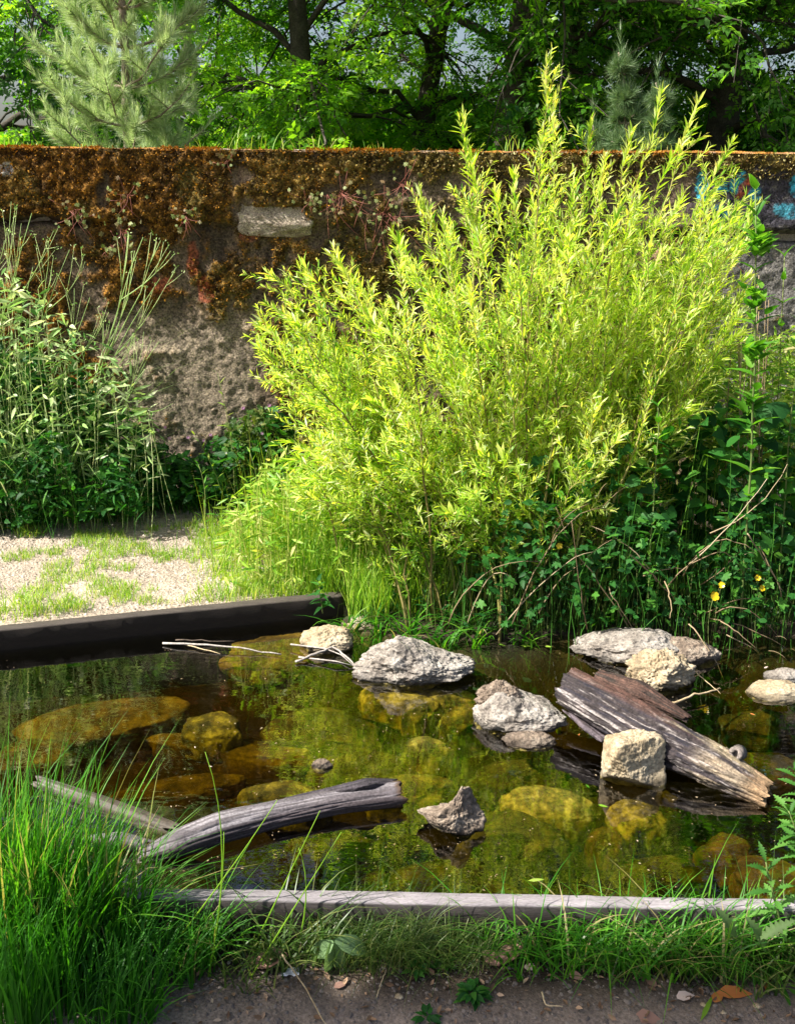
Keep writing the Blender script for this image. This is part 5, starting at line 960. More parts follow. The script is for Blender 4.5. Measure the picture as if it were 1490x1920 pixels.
# pebbles and gravel: uncountable, real geometry
def pebbles(name, label, fn, n, s0, s1, mat, zl=-.3):
    P = fn(n * 2)[:n]; n = len(P); z = H(P[:, 0], P[:, 1]); th = np.array([(1, 0, 0), (0, 1, 0), (-1, 0, 0), (0, -1, 0), (0, 0, 1), (.7, .7, .6), (-.7, .7, .55), (-.7, -.7, .65), (.7, -.7, .6)], float)
    th = np.array([(1, 0, 0), (.4, .9, 0), (-.7, .7, 0), (-.9, -.4, 0), (.1, -1, 0), (.5, .1, .6), (-.1, .5, .7), (-.45, -.2, .6), (.15, -.45, .65)], float); f = np.array([(0, 1, 5), (1, 6, 5), (1, 2, 6), (2, 3, 7), (2, 7, 6), (3, 4, 7), (4, 8, 7), (4, 0, 8), (0, 5, 8), (5, 6, 8), (6, 7, 8)])
    a = rng.random(n) * 6.28; s = s0 + (s1 - s0) * rng.random(n) ** 3; M = np.zeros((n, 3, 3)); ex = rng.uniform(.6, 1.2, (n, 3)); M[:, 0, 0] = np.cos(a) * ex[:, 0]; M[:, 0, 1] = -np.sin(a) * ex[:, 1]; M[:, 1, 0] = np.sin(a) * ex[:, 0]; M[:, 1, 1] = np.cos(a) * ex[:, 1]; M[:, 2, 2] = ex[:, 2]
    g = Geo(); g.inst((th, f), M * s[:, None, None], np.stack([P[:, 0], P[:, 1], z - s * .15], -1)); c = np.array([P[:, 0].mean(), P[:, 1].mean(), 0]); o = link(name, g.mesh(name, origin=c), mat); o.location = c; return tag(o, label, 'gravel', None, 'stuff')
def peb_mat(name, st): return leaf_mat(name, st, 0.0, (1, 1, 1), .9, .2)
m_pebp = peb_mat('path_gravel', ((0, (.17, .14, .11)), (.5, (.32, .27, .22)), (1, (.48, .43, .37)))); m_pebd = peb_mat('dirt_gravel', ((0, (.10, .085, .075)), (.6, (.14, .12, .11)), (.97, (.2, .17, .15)), (1, (.3, .26, .22))))
pebbles('gravel', 'loose pale gravel on the sunny path', region([(-300, 1000), (60, 985), (240, 950), (560, 935), (560, 1000), (600, 1115), (0, 1170), (-300, 1190)]), 15000, .0025, .010, m_pebp)
pebbles('gravel', 'crumbs of earth and small stones on the trodden dirt in front', region([(250, 1740), (1700, 1760), (1750, 2150), (-300, 2150), (-200, 1800)], z=-.11), 9000, .002, .008, m_pebd)
# ================================================================== foreground grass in front of the near plank
FG = [(40, 1760, .46, 420, .10, 'tallest lush grass clump in the near left corner'), (-90, 1740, .44, 260, .12, 'lush grass clump at the left picture edge'), (150, 1740, .40, 380, .10, 'lush grass clump beside the tallest one, hiding the plank end'), (230, 1760, .30, 220, .08, 'lower grass clump at the start of the visible near plank'), (60, 1880, .32, 260, .12, 'darker grass clump closest to us in the corner'), (220, 1890, .22, 180, .10, 'short drooping grass in front of the corner clumps'), (350, 1810, .18, 110, .07, 'loose grass clump leaning along the near plank'), (400, 1770, .16, 50, .05, 'thin grass right at the pale plank edge')]
for px, py, h, n_, sp, lab in FG:
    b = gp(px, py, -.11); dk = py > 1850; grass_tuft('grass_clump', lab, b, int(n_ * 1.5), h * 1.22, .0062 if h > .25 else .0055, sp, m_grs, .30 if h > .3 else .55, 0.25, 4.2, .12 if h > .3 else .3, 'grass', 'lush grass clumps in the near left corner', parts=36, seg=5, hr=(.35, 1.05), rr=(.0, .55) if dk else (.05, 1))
b = gp(330, 1800, -.11); g = Geo()
for kk, (x0, y0, x1, y1, bw) in enumerate(((470, 1830, 640, 1560, 0), (560, 1760, 560, 1590, .02), (390, 1830, 420, 1560, .01), (480, 1740, 600, 1520, .0), (300, 1800, 520, 1500, .02), (400, 1780, 385, 1410, .03))):
    p0 = gp(x0, y0, -.11); p1 = ony(x1, y1, p0.y + .02); St = curve(p0, p1, (bw, 0, bw), 8)
    o = link('grass_stalk', mesh_np('grass_stalk', *(lambda q: (q[0] - np.array(p0), q[1]))(tube(St, np.linspace(.0022, .0008, 8), 5)), rnd=None), m_gry); o.location = p0; a = o.data.attributes.new('rnd', 'FLOAT', 'POINT'); a.data.foreach_set('value', np.full(len(o.data.vertices), .5, np.float32))
    tag(o, ['grass stalk leaning farthest over the water from the corner grass', 'upright grass stalk crossing the front plank', 'grass stalk beginning by the crumpled leaf, left of the upright one', 'slanted grass stalk ending above the smooth grey log', 'long grass stalk rising out of the corner clumps to the log', 'tallest thin grass stalk, reaching up past the smooth grey log'][kk], 'grass', 'thin grass stalks before the near plank')
low = [(560, 1760, .16, 60, m_grd, 'thin mixed grass below the plank left of the dock leaf'), (650, 1730, .12, 160, m_grd, 'fine dark grass hanging over the plank, left end of the mat'), (720, 1725, .13, 220, m_grd, 'fine dark grass mat under the plank in the middle'), (800, 1740, .13, 220, m_grd, 'fine dark grass mat right of the middle'), (870, 1760, .10, 140, m_grd, 'thinning right end of the dark grass mat'), (960, 1740, .13, 70, m_grs, 'broad green grass below the plank, first after the dark mat'), (1030, 1745, .14, 80, m_grs, 'broad green grass before the pale fallen leaf'), (1100, 1735, .15, 90, m_grs, 'broad green grass in the middle of the right half'), (1170, 1740, .15, 90, m_grs, 'broad green grass above the round leaf'), (1240, 1725, .16, 100, m_grs, 'dense bright grass rising over the plank'), (1310, 1715, .17, 110, m_grs, 'brightest grass tuft covering the plank near the thistle'), (1380, 1730, .15, 90, m_grs, 'grass tuft under the drooping thistle leaves'), (1460, 1760, .15, 90, m_grd, 'grass tuft at the right picture edge'), (1290, 1790, .11, 70, m_grd, 'low dark grass nearest the trodden dirt'), (1130, 1790, .10, 60, m_grd, 'low grass spilling onto the dirt beside the round leaf'), (1400, 1810, .10, 60, m_grd, 'low grass spilling onto the dirt under the thistle'), (480, 1800, .13, 60, m_grd, 'sparse grass beside the white scrap'), (1540, 1740, .16, 90, m_grd, 'grass tuft beyond the right picture edge')]
for px, py, h, n_, mt, lab in low:
    b = gp(px, py + 16, -.11); fine = n_ > 120; grass_tuft('low_grass', lab, b, int(n_ * (2.2 if fine else 1.5)), h * 1.35, .0018 if fine else .0055, .085, mt, .7, -1.2, 5.8, .36, 'grass', 'low grass along the near plank', parts=0 if fine else 26, seg=5)
scatter_grass('ground_grass', 'short grass and seedlings between the near plank and the dirt', region([(500, 1745), (900, 1735), (1600, 1735), (1600, 1830), (1250, 1830), (950, 1800), (700, 1800), (520, 1810)], -.1, 9, 13, -.11), 2200, .06, .004, m_grd, .7, .35)
fnl = region([(450, 1770), (1700, 1790), (1750, 2100), (-200, 2100), (300, 1850)], z=-.11); Pq = fnl(700)[:700]; g = Geo(); nq = len(Pq); aq = rng.random(nq) * 6.28
g.inst(leaf_shape(.5, .8, -.3), frames(np.stack([np.cos(aq), np.sin(aq), rng.normal(0, .25, nq)], -1), np.array([0, 0, 1.]) + rng.normal(0, .4, (nq, 3)), rng.uniform(.006, .024, nq)), np.stack([Pq[:, 0], Pq[:, 1], H(Pq[:, 0], Pq[:, 1]) + .004], -1)); tag(link('leaf_litter', g.mesh('leaf_litter'), leaf_mat('litter', ((0, (.10, .06, .04)), (.6, (.24, .15, .09)), (.9, (.40, .27, .18)), (1, (.50, .40, .30))), .1, (1, 1, 1), .8, .1)), 'small crumbled brown leaf litter on the trodden dirt', 'leaf litter', kind='stuff')
# thistle, dock, rosettes
m_thl = leaf_mat('thistle_leaf', ((0, (.03, .11, .015)), (.6, (.06, .18, .025)), (1, (.12, .26, .05))), .35, (1.3, 1.4, .5), .6, .25)
b = gp(1440, 1720, -.11); stem_plant('thistle', 'leafy thistle poking above the near plank at the right', 'thistle', b, ony(1432, 1615, b.y), THISTLE, 'th', m_thl, m_stm, 10, .085, 2, None, .004, t0=.1, ang=1.05, shrink=.45)
m_wilt = leaf_mat('wilted_leaf', ((0, (.09, .17, .05)), (1, (.17, .26, .09))), .3, (1.1, 1.2, .7), .6, .3)
root = empty('wilted_thistle', tuple(gp(1340, 1720, -.11)), 'wilting pale thistle leaf bent over the grass below the near plank', 'thistle'); o0 = np.array(root.location)
for (x0, y0, x1, y1, z0_, z1_, s) in ((1395, 1718, 1460, 1790, .03, -.05, .11), (1340, 1700, 1400, 1770, .04, -.03, .10), (1490, 1725, 1420, 1755, .03, 0, .09)):
    p0 = np.array(onz(x0, y0, .03 + z0_)); p1 = np.array(onz(x1, y1, .03 + z1_)); place_leaf(pool('wilt', THISTLE, m_wilt)[1], root, p0 - o0, p1 - p0, (0, -.5, 1), s)
for px, py, lab, mt, sz in ((1478, 1520, 'feathery green weed leaning in from the right over the pond', m_mid, .10), (1490, 1450, 'upper feathery green weed at the right over the pond', m_mid, .10)):
    b = Vector((onz(1560, py + 60, 0).x, onz(1560, py + 60, 0).y, WZ - .1)); stem_plant('feathery_weed', lab, 'weed', b, onz(px, py, .06), THISTLE, 'fw', m_thl, m_stm, 12, sz, 2, 'feathery weeds over the right water', .003, t0=.4, ang=1.0, shrink=.5)
dk = gp(640, 1800, -.11); root = empty('dock', tuple(dk), 'folded grey green dock leaf lying below the near plank', 'plant'); o0 = np.array(dk)
m_dock = leaf_mat('dock_leaf', ((0, (.14, .24, .10)), (1, (.24, .36, .17))), .35, (1.2, 1.3, .6), .5, .4); DK = leaf_shape(.5, .5, .3, ((0, .2), (.2, .8), (.5, 1), (.8, .6), (1, 0)))
for (a, b_, c, d, z1, z2, s) in ((622, 1762, 628, 1815, -.03, -.10, .115), (625, 1765, 575, 1800, -.03, -.09, .08), (628, 1764, 690, 1780, -.03, -.06, .09)):
    p0 = np.array(onz(a, b_, z1)); p1 = np.array(onz(c, d, z2)); place_leaf(pool('dock', DK, m_dock)[2 if a == 622 else 1], root, p0 - o0, p1 - p0, (.3, -.6, .8), s)
def rosette(name, px, py, n_, L_, T, key, mat, label, cat, tilt=.35):
    b = gp(px, py, -.11); root = empty(name, tuple(b), label, cat); ms = pool(key, T, mat)
    for k in range(n_):
        a = k * 2.4 + rng.normal(0, .2); rr_ = L_ * .25 * math.sqrt(k / n_) ; place_leaf(ms[rng.integers(4)], root, np.array([math.cos(a) * rr_ * 2, math.sin(a) * rr_ * 2, .004 + .012 * rng.random()]), np.array([math.cos(a), math.sin(a), tilt * rng.random()]), np.array([0, 0, 1.]) + rng.normal(0, .3, 3), L_ * rng.uniform(.6, 1.1))
rosette('clover_patch', 885, 1868, 34, .034, OVATE, 'clv', m_dkl, 'small patch of round-leaved clover on the bare dirt', 'clover')
rosette('clover_patch', 800, 1912, 14, .026, OVATE, 'clv', m_dkl, 'tiny sprouting patch at the very bottom of the dirt', 'clover')
rosette('clover_patch', 780, 1825, 16, .028, OVATE, 'clv', m_dkl, 'scattered seedling leaves where dark grass mat meets dirt', 'clover')
rosette('clover_patch', 830, 1815, 14, .024, OVATE, 'clv', m_dkl, 'seedling cluster right beside the scattered seedlings', 'clover')
rosette('daisy_rosette', 1455, 1842, 12, .07, leaf_shape(.22, .2, .2), 'dsy', m_mid, 'daisy-like rosette of narrow leaves on the dirt at the right', 'plant', .7)
rosette('plantain', 1182, 1808, 4, .075, HEART, 'pln', m_mid, 'round green leaf at the grass edge beside a fallen leaf', 'plant', .6)
# fallen leaves
def fallen(px, py, L_, mat, label, az=0, z=None, T=OVATE, tilt=.1, seed=0, name='fallen_leaf'):
    b = gp(px, py, -.11) if z is None else onz(px, py, z); me = one((T[0] * [1, 1, 1.0] - [0, .5, 0], T[1]), .3 + .5 * ((seed * 37) % 10) / 10, name, mat); o = link(name, me)
    M = frames(np.array([[math.cos(az), math.sin(az), tilt]]), np.array([rng.normal(0, .25), -.3, 1.]), np.array([L_]))[0]; m4 = Matrix(M.tolist()).to_4x4(); m4.translation = b + Vector((0, 0, .007 if z is None else .002)); o.matrix_world = m4; return tag(o, label, 'leaf', 'fallen leaves')
CURL = leaf_shape(.6, .9, -.3, ((0, .2), (.25, .85), (.5, 1), (.8, .6), (1, 0)))
m_fb = leaf_mat('brown_leaf', ((0, (.22, .12, .09)), (1, (.36, .22, .17))), .15, (1.1, 1, .8), .7, .2); m_fo = leaf_mat('orange_leaf', ((0, (.42, .14, .04)), (1, (.50, .20, .06))), .2, (1.1, 1, .8), .7, .2); m_fp = leaf_mat('pale_leaf', ((0, (.50, .38, .32)), (1, (.62, .50, .44))), .1, (1.1, 1, .8), .7, .2)
fallen(955, 1806, .075, m_fb, 'curled reddish brown leaf beside a pale one under the near grass', .4, T=CURL, seed=1); fallen(920, 1808, .05, m_fb, 'small curled brown leaf left of the larger curled one', 2.4, T=CURL, seed=5); fallen(996, 1821, .035, m_fp, 'pale pinkish oval leaf on the dirt beside a curled brown leaf', -.1, seed=2)
fallen(1215, 1846, .04, m_fb, 'pinkish brown leaf half under the grass near the round leaf', 2.2, seed=3); fallen(1285, 1872, .045, m_fp, 'pale tan leaf lying on the dirt below the green grass', .2, seed=4); fallen(1375, 1868, .085, m_fo, 'long orange brown leaf, brightest on the dirt at the right', -.05, T=leaf_shape(.4, .4, .1), seed=6)
fallen(1345, 1872, .045, m_fo, 'smaller orange leaf touching the long orange one', .9, seed=7); fallen(510, 1812, .085, m_fb, 'crumpled brown leaf under the corner grass, left of centre', .1, T=CURL, seed=8); fallen(1218, 1912, .06, m_fb, 'flat brown leaf at the bottom edge of the dirt', -.3, seed=9); fallen(1440, 1855, .035, m_fo, 'little orange leaf beside the narrow-leaved rosette', 1.0, seed=10)
fallen(1080, 1838, .04, m_fb, 'dark brown leaf tucked below the broad grass', -.5, seed=11); fallen(640, 1850, .035, m_fb, 'small dull leaf on the grey dirt below the dock leaf', .5, seed=12); fallen(1325, 1892, .09, m_gry, 'yellow green grass blade lying on the dirt', .95, T=leaf_shape(.13, .2, .05), seed=13, name='cut_blade')
fallen(1005, 1651, .045, m_gry, 'slender olive leaf floating near the front plank', .15, WZ, leaf_shape(.22, .1, 0), 0, 14, 'floating_leaf')
for px, py, s, mt, lab in ((1101, 1475, .02, m_grs, 'green leaf bit floating by the blocky limestone rock'), (985, 1212, .04, m_gry, 'pale willow leaf floating before the bank grass'), (1028, 1213, .03, m_gry, 'small leaf floating beside the pale willow leaf'), (940, 1210, .03, m_gry, 'olive leaf floating nearest the bank grass fan'), (1085, 1378, .015, m_fo, 'orange speck of leaf floating under the big log'), (1410, 1340, .02, m_fo, 'orange leaf bit floating past the big log'), (366, 1402, .012, m_fp, 'white petal floating in the left of the pond'), (395, 1438, .012, m_fp, 'second white petal floating left, nearer than the first'), (1435, 1252, .025, m_fp, 'white petal floating in the dark far water'), (1130, 1512, .03, m_gry, 'yellow leaf under the blocky limestone rock')):
    fallen(px, py, s, mt, lab, rng.normal(0, .5), WZ, leaf_shape(.3, .1, 0), 0, int(px), 'floating_leaf')
lp = region([(-200, 1280), (900, 1215), (1480, 1225), (1560, 1640), (-100, 1640)]); lq = rng.uniform([-2.2, 2.05], [2.3, 3.4], (1400, 2)); lq = lq[inside(lq) & (fbm(np.concatenate([lq, lq[:, :1] * 0], 1), 3, 3, 66) > .0) & (beam_dist(lq) > .03)]; g = Geo(); nq = len(lq); aq = rng.random(nq) * 6.28
g.inst(SMALL, frames(np.stack([np.cos(aq), np.sin(aq), aq * 0], -1), np.array([0, 0, 1.]) + rng.normal(0, .05, (nq, 3)), rng.uniform(.002, .009, nq)), np.stack([lq[:, 0], lq[:, 1], np.full(nq, WZ + .0015)], -1)); tag(link('floating_litter', g.mesh('floating_litter'), m_dry), 'tiny seeds and petals floating on the pond', 'litter', kind='stuff')
for px, py, L_, lab in ((1318, 1885, .010, 'small pale stone on the dirt left of the whitest pebble'), (1418, 1889, .014, 'whitest pebble on the dirt at the right'), (1355, 1898, .011, 'yellowish pebble on the dirt below the orange leaf'), (748, 1870, .014, 'pale pebble left of the clover patch')):
    b = gp(px, py, -.11); o = link('pebble', rock_mesh('pebble', L_ * 1.3, L_, L_ * .8, int(px), n=14), surf('pebble_stone', G2, 20)); o.location = b; tag(o, lab, 'pebble', 'pale pebbles on the dirt')
b = gp(545, 1828, -.11); me = grid_mesh('paper_scrap', *np.meshgrid(np.linspace(-.02, .02, 8), np.linspace(-.011, .011, 6)), 0.004 + .006 * rng.random((6, 8)), smooth=False); o = link('paper_scrap', me, surf('white_paper', ((.3, (.62, .62, .66)), (.7, (.78, .78, .82))), 20, .1)); o.location = b; tag(o, 'crumpled white scrap on the dirt by the corner grass', 'scrap')
twig('dead_grass', [(528, 1790, -.06), (572, 1850, -.10), (612, 1925, -.105)], .0022, m_straw, 'dry brown stem lying on the dirt left of centre', 'dead grass')
twig('dead_grass', [(706, 1870, -.10), (715, 1840, -.09), (724, 1818, -.08)], .0014, m_straw, 'pale curled root hanging from the dark grass mat', 'dead grass')
twig('dead_grass', [(1015, 1860, -.10), (1022, 1885, -.10), (1055, 1888, -.10)], .0022, m_straw, 'bent pale root lying on the dirt right of the clover', 'dead grass')

# ================================================================== behind the wall
m_bark = surf('tree_bark', ((.3, (.035, .03, .024)), (.7, (.10, .085, .065))), 10, .8, 30, .9); m_pbk = surf('pine_bark', ((.3, (.16, .12, .09)), (.7, (.34, .28, .22))), 14, .5, 40, .9)
m_trA = leaf_mat('bright_tree_leaf', ((0, (.06, .20, .012)), (.5, (.20, .44, .025)), (1, (.42, .64, .06))), .6, (1.5, 1.5, .45), .4, .4)
m_trB = leaf_mat('dark_tree_leaf', ((0, (.02, .10, .012)), (.6, (.09, .25, .02)), (1, (.24, .46, .045))), .55, (1.5, 1.5, .45), .4, .4)
SPA = [spray(6, .55, OVATE[0:2] and (SMALL[0] * [1, 1, 1], SMALL[1]), 1.1, k) for k in range(3)]
def make_tree(label, Ht, cr, seed, mat, r0, z0, dens, group, lean=0.0):
    q = np.random.default_rng(seed); root = empty('broadleaf_tree', (0, 0, 0), label, 'tree', group); W = Geo(); TP, TD = [], []
    tr = curve((0, 0, -.15), (lean, 0, Ht * .82), (q.normal(0, .3), q.normal(0, .3), 0), 14, .05); g = Geo(); g.add(*tube(tr, np.linspace(r0, r0 * .25, 14) * (1 + .5 * np.exp(-np.arange(14) * 1.2)), 12)); link('trunk', g.mesh('trunk', True), m_bark, root)
    nl_ = 30
    for k in range(nl_):
        u = z0 + (.98 - z0) * (k / (nl_ - 1)) ** 1.15; i = u * 13; i0 = min(int(i), 12); p = tr[i0] + (tr[i0 + 1] - tr[i0]) * (i - i0); a = k * 2.4 + q.normal(0, .3); R = cr * (0.9 - .55 * abs(u - .35) ** 1.1 * 1.5) * q.uniform(.75, 1.1); R = max(R, .8)
        el = q.uniform(-.05, .35) + u * .7; e = p + R * np.array([math.cos(a) * math.cos(el), math.sin(a) * math.cos(el), math.sin(el)]) - [0, 0, max(0, 3.2 - p[2]) * .28]; S = curve(p, e, (0, 0, .16 * R), 8, .05); W.add(*tube(S, np.linspace(r0 * .32 * (1 - .5 * u), .012, 8), 6, False))
        for j in range(9):
            t = q.uniform(.2, 1) if j else 1.0; ii = min(int(t * 7), 6); s0 = S[ii] + (S[ii + 1] - S[ii]) * (t * 7 - ii); d = nrm(S[ii + 1] - S[ii]); o = q.normal(0, 1, 3) * [1, 1, .45]; L2 = R * q.uniform(.25, .45); e2 = s0 + nrm(d * .8 + o * .7) * L2 + [0, 0, -.1 * L2]; S2 = curve(s0, e2, (0, 0, .06 * L2), 5, .02); W.add(*tube(S2, np.linspace(.016, .006, 5), 4, False))
            for m_ in range(5):
                t2 = q.uniform(.2, 1) if m_ else 1.; jj = min(int(t2 * 4), 3); s3 = S2[jj] + (S2[jj + 1] - S2[jj]) * (t2 * 4 - jj); dd = nrm(nrm(S2[jj + 1] - S2[jj]) + q.normal(0, .7, 3) * [1, 1, .5]); L3 = L2 * q.uniform(.4, .75); e3 = s3 + dd * L3 + [0, 0, -.12 * L3]; W.add(*tube(np.array([s3, (s3 + e3) / 2 + [0, 0, .02], e3]), [.007, .005, .003], 3, False))
                n_ = int(dens * (2.1 if s3[2] < 3.6 else .45)); tt = q.random(n_)[:, None] ** .8; P = s3 + (e3 - s3) * tt + q.normal(0, .10, (n_, 3)) * [1, 1, .55]; TP.append(P); TD.append(np.repeat(dd[None], n_, 0) + q.normal(0, .8, (n_, 3)) * [1, 1, .4] + [0, 0, -.15])
    link('branches', W.mesh('branches', True), m_bark, root); TP = np.concatenate(TP); TD = np.concatenate(TD); n_ = len(TP); F_ = Geo(); cl = fbm(TP, .9, 3, seed)
    for s in range(3):
        m = np.arange(n_) % 3 == s; F_.inst(SPA[s], frames(TD[m], np.array([0, 0, 1.]) + q.normal(0, .45, (m.sum(), 3)), q.uniform(.09, .17, m.sum())), TP[m], np.clip(.45 + cl[m] * .6 + q.normal(0, .2, m.sum()), 0, 1))
    tag(link('crown', F_.mesh('crown'), mat, root), kind='stuff'); return root
def dup_tree(src, label, loc, rz, s):
    r = src.copy(); col.objects.link(r); r.location = loc; r.rotation_euler = (0, 0, rz); r.scale = (s, s, s); r['label'] = label
    for ch in src.children: c = ch.copy(); col.objects.link(c); c.parent = r
    return r
GRT = 'broadleaf trees beyond the wall'
tA = make_tree('dark-trunked broadleaf tree right behind the top of the willow', 10.5, 4.2, 21, m_trB, .18, .16, 8, GRT, .6); tA.location = (ony(950, 270, 11.5).x, 11.5, 1.55)
tB = make_tree('bright green broadleaf tree beyond the wall right of the pine', 9.5, 3.9, 34, m_trA, .13, .10, 6, GRT); tB.location = (ony(570, 270, 12.5).x, 12.5, 1.55)
tC = make_tree('large dark tree hanging over the wall at the far left', 10.0, 4.2, 47, m_trB, .17, .06, 9, GRT, -.4); tC.location = (ony(-50, 270, 11.2).x, 11.2, 1.5)
for src, px, yy, rz, s, lab in ((tA, 1115, 14.5, 2.0, 1.1, 'dark tree with a leaning trunk seen between the young pines'), (tB, 770, 14.0, 1.2, 1.05, 'sunlit broadleaf tree between the dark trunk and the bright tree'), (tC, 1330, 12.0, 2.6, 1.0, 'dense dark tree beyond the wall at the right, above the graffiti'), (tB, 400, 18.0, 4.4, 1.1, 'farther bright tree seen through the pine'), (tA, 1530, 11.5, 4.0, .95, 'dark tree at the right picture edge beyond the wall'), (tB, 1900, 13.5, .4, 1.1, 'tree beyond the right picture edge'), (tC, 2300, 18.0, 1.0, 1.2, 'outermost tree at the right')):
    dup_tree(src, lab, (ony(px, 270, yy).x, yy, 1.55), rz, s)
def bush(label, px, yy, w, h, seed):
    q = np.random.default_rng(seed); c = np.array([ony(px, 270, yy).x, yy, 1.55]); n_ = 2600; D = nrm(q.normal(0, 1, (n_, 3)) * [1, 1, .8]); r = q.uniform(.55, 1, n_) ** .4 * (1 + .35 * fbm(D, 2.2, 3, seed)); P = D * r[:, None] * [w, w * .6, h]; P[:, 2] = np.abs(P[:, 2]); root = empty('field_bush', tuple(c), label, 'bush', 'bushes beyond the wall'); G_ = Geo()
    G_.inst(SPA[0], frames(D + q.normal(0, .5, (n_, 3)), np.array([0, 0, 1.]) + q.normal(0, .4, (n_, 3)), q.uniform(.14, .26, n_)), P, q.random(n_)); tag(link('foliage', G_.mesh('foliage'), m_trA, root), kind='stuff'); g = Geo()
    for k in range(9): g.add(*tube(curve((0, 0, -.1), P[k * 37] * .8, (0, 0, .1), 5), .02, 5), .5)
    link('stems', g.mesh('stems'), m_bark, root)
for k, (px, yy, w, h, lab) in enumerate(((800, 15.5, 2.0, 1.5, 'bush low between the bright tree and the dark trunk'), (1060, 16.5, 2.2, 1.5, 'bush low behind the top of the willow'), (1330, 15, 2.2, 1.4, 'bush low behind the graffiti end of the wall'), (1600, 16, 2.4, 1.5, 'bush beyond the right picture edge'), (560, 17.5, 2.0, 1.3, 'bush low behind the bright tree'), (1950, 17, 2.6, 1.6, 'outermost bush at the right'), (60, 21, 2.0, 1.0, 'small distant bush seen low left of the pine'))): bush(lab, px, yy, w, h, 500 + k)
q = np.random.default_rng(77); c = np.array([-3.3, .36, -.1]); n_ = 4200; D = nrm(q.normal(0, 1, (n_, 3))); P = D * (q.uniform(.1, 1, n_) ** .45 * (1 + .25 * fbm(D, 2.2, 3, 5)))[:, None] * [.8, .42, 2.1] + [0, 0, 3.0]; G_ = Geo(); G_.inst(SPA[1], frames(D + q.normal(0, .5, (n_, 3)), np.array([0, 0, 1.]) + q.normal(0, .4, (n_, 3)), q.uniform(.14, .26, n_)), P, q.random(n_))  # unseen tree added to put the trodden dirt in shade
root = empty('shade_tree', tuple(c), 'slim tree standing outside the frame at the near left, shading the trodden dirt', 'tree'); tag(link('crown', G_.mesh('crown'), m_trA, root), kind='stuff'); g = Geo(); g.add(*tube(curve((0, 0, -.1), (0, 0, 4.6), (.05, 0, 0), 8), np.linspace(.07, .02, 8), 8), .5)
link('trunk', g.mesh('trunk', True), m_bark, root)
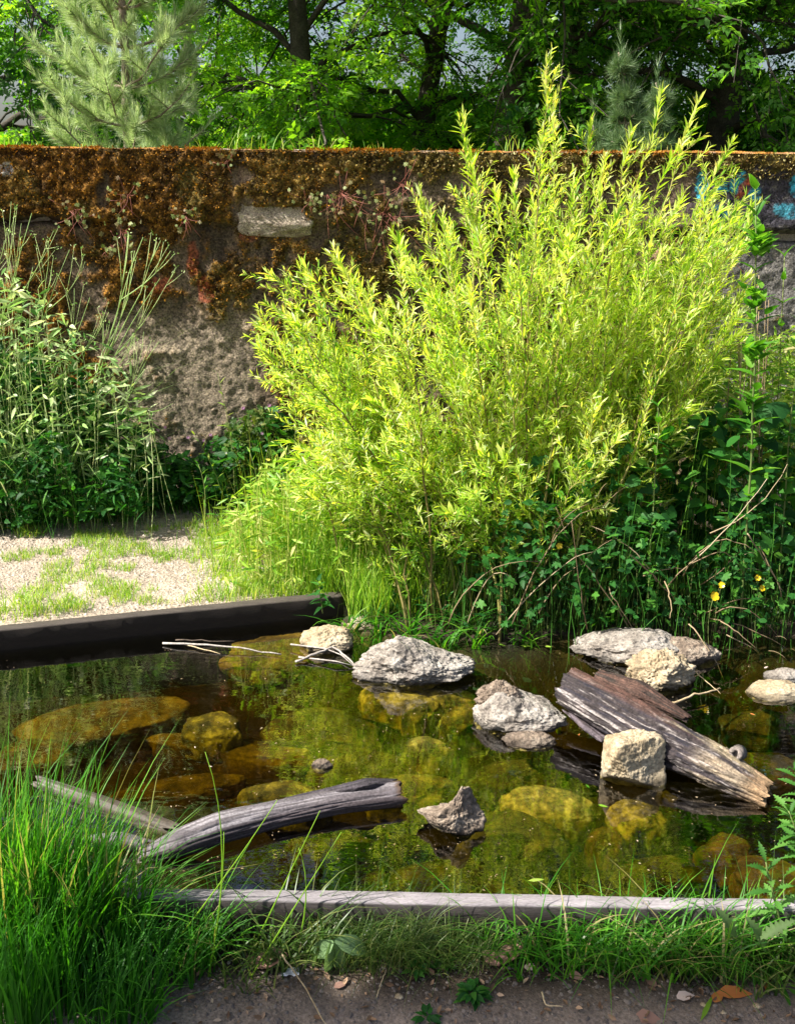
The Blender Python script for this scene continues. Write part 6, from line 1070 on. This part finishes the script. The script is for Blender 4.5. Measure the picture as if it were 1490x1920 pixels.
# pines
m_ndl = leaf_mat('pine_needle', ((0, (.20, .32, .12)), (.5, (.44, .56, .27)), (1, (.72, .80, .50))), .35, (1.1, 1.15, .7), .45, .4)
m_ndd = leaf_mat('young_pine_needle', ((0, (.06, .13, .05)), (.5, (.12, .21, .08)), (1, (.22, .30, .14))), .3, (1.1, 1.15, .7), .45, .4)
NEED = (np.array([(-.022, 0, 0), (.022, 0, 0), (0, 1, 0)], float), np.array([(0, 1, 2)]))
def make_pine(label, loc, Ht, br, seed, mat, wh=13, r0=.03, z0=.06, dn=1.0):
    q = np.random.default_rng(seed); root = empty('pine_tree', tuple(loc), label, 'pine tree', 'pines behind the wall'); tr = curve((0, 0, -.1), (q.normal(0, .05), 0, Ht), (.03, 0, 0), 14, .008); g = Geo(); g.add(*tube(tr, np.linspace(r0, .005, 14), 9)); link('trunk', g.mesh('trunk', True), m_pbk, root)
    W = Geo(); ND, NP = [], []
    def needles(p, e, n_, ang=.75):
        n_ = max(int(n_ * dn), 4)
        d = nrm(e - p); t = q.random(n_)[:, None]; o = q.normal(0, 1, (n_, 3)); o -= d * (o @ d)[:, None]; NP.append(p + (e - p) * t); ND.append(d * math.cos(ang) + nrm(o) * math.sin(ang) + q.normal(0, .1, (n_, 3)))
    for k in range(wh):
        u = z0 + (1 - z0) * k / wh; p = tr[int(u * 13)] + (tr[min(int(u * 13) + 1, 13)] - tr[int(u * 13)]) * (u * 13 - int(u * 13))
        for j in range(6):
            a = j * 1.05 + k * .6 + q.normal(0, .2); R = br * (1 - u * .75) * q.uniform(.7, 1.1); el = .35 + .5 * u; e = p + R * np.array([math.cos(a) * math.cos(el), math.sin(a) * math.cos(el), math.sin(el)]); S = curve(p, e, (0, 0, -.10 * R), 7, .006); W.add(*tube(S, np.linspace(.011 * (1 - .5 * u), .003, 7), 5, False)); needles(S[2], S[6], 300); needles(S[6], S[6] + nrm(S[6] - S[5]) * .07 + [0, 0, .04], 45, .35)
            for m_ in range(6):
                t = q.uniform(.25, .95); ii = int(t * 6); s0 = S[ii]; d = nrm(S[min(ii + 1, 6)] - S[ii - 1] if ii else S[1] - S[0]); e2 = s0 + nrm(d + q.normal(0, .6, 3) + [0, 0, .35]) * R * q.uniform(.22, .4); W.add(*tube(np.array([s0, e2]), [.004, .002], 4, False)); needles(s0 + (e2 - s0) * .15, e2, 230); needles(e2, e2 + [0, 0, .06], 30, .3)
    needles(tr[12], tr[13] + [0, 0, .12], 260, .45)
    tag(link('branches', W.mesh('branches', True), m_pbk, root), kind='stuff' if dn < 1 else None); NP = np.concatenate(NP); ND = np.concatenate(ND); F_ = Geo(); F_.inst(NEED, frames(ND, q.normal(0, 1, ND.shape), q.uniform(.055, .095, len(ND))), NP); tag(link('needles', F_.mesh('needles'), mat, root), kind='stuff'); return root
make_pine('pale blue green pine with a light trunk standing behind the wall at the left', (ony(243, 280, 6.9).x, 6.9, 1.58), 3.9, .68, 5, m_ndl, 16, .032)
p1 = ony(1190, 60, 6.6); make_pine('young pine with a tall upright leader behind the willow top', (p1.x, 6.6, 1.58), p1.z - 1.68, .17, 8, m_ndd, 6, .014, .06, .22)
p1 = ony(1246, 110, 6.9); make_pine('second young pine, lower, right of the tall upright leader', (p1.x, 6.9, 1.58), p1.z - 1.72, .15, 9, m_ndd, 5, .012, .06, .22)
p1 = ony(1128, 190, 7.2); make_pine('smallest young pine, left of the tall upright leader', (p1.x, 7.2, 1.58), p1.z - 1.72, .13, 10, m_ndd, 4, .012, .06, .22)
# grasses along the wall top
for px, n_, h, lab in ((20, 40, .10, 'fringe of grass on the wall top at the far left'), (70, 30, .08, 'low grass on the wall top beside the left fringe'), (435, 16, .20, 'loose tuft with long arching blades on the wall top beside the pine'), (450, 12, .12, 'short tuft on the wall top right of the arching one'), (505, 12, .20, 'thin tuft on the wall top between pine and bright tree'), (570, 14, .12, 'small tuft on the wall top under the bright tree'), (610, 18, .17, 'tuft of upright blades on the wall top, middle left'), (640, 18, .15, 'tuft beside the upright blades on the wall top'), (380, 18, .10, 'low tuft behind the pine foot on the wall top'), (150, 24, .08, 'thin low grass on the wall top left of the pine'), (700, 12, .09, 'short grass on the wall top left of the willow'), (1225, 40, .18, 'bright grass on the wall top inside the willow crown'), (960, 30, .16, 'grass on the wall top below the dark trunk')):
    p = ony(px, 286 + .024 * px, WALL_Y + .1); grass_tuft('wall_top_grass', lab, (p.x, WALL_Y + .12, WTOP), max(n_ // 2, 8), h * .75, .0045, .07, m_gry, .5, None, 6.28, .25, 'grass', 'grass on the wall top')
def far_fn(n): return np.stack([rng.uniform(-4.5, 5, n), rng.uniform(5.5, 7.5, n)], -1)
scatter_grass('field_grass', 'rough grass on the raised ground behind the wall', far_fn, 6000, .11, .006, m_grd, .4)
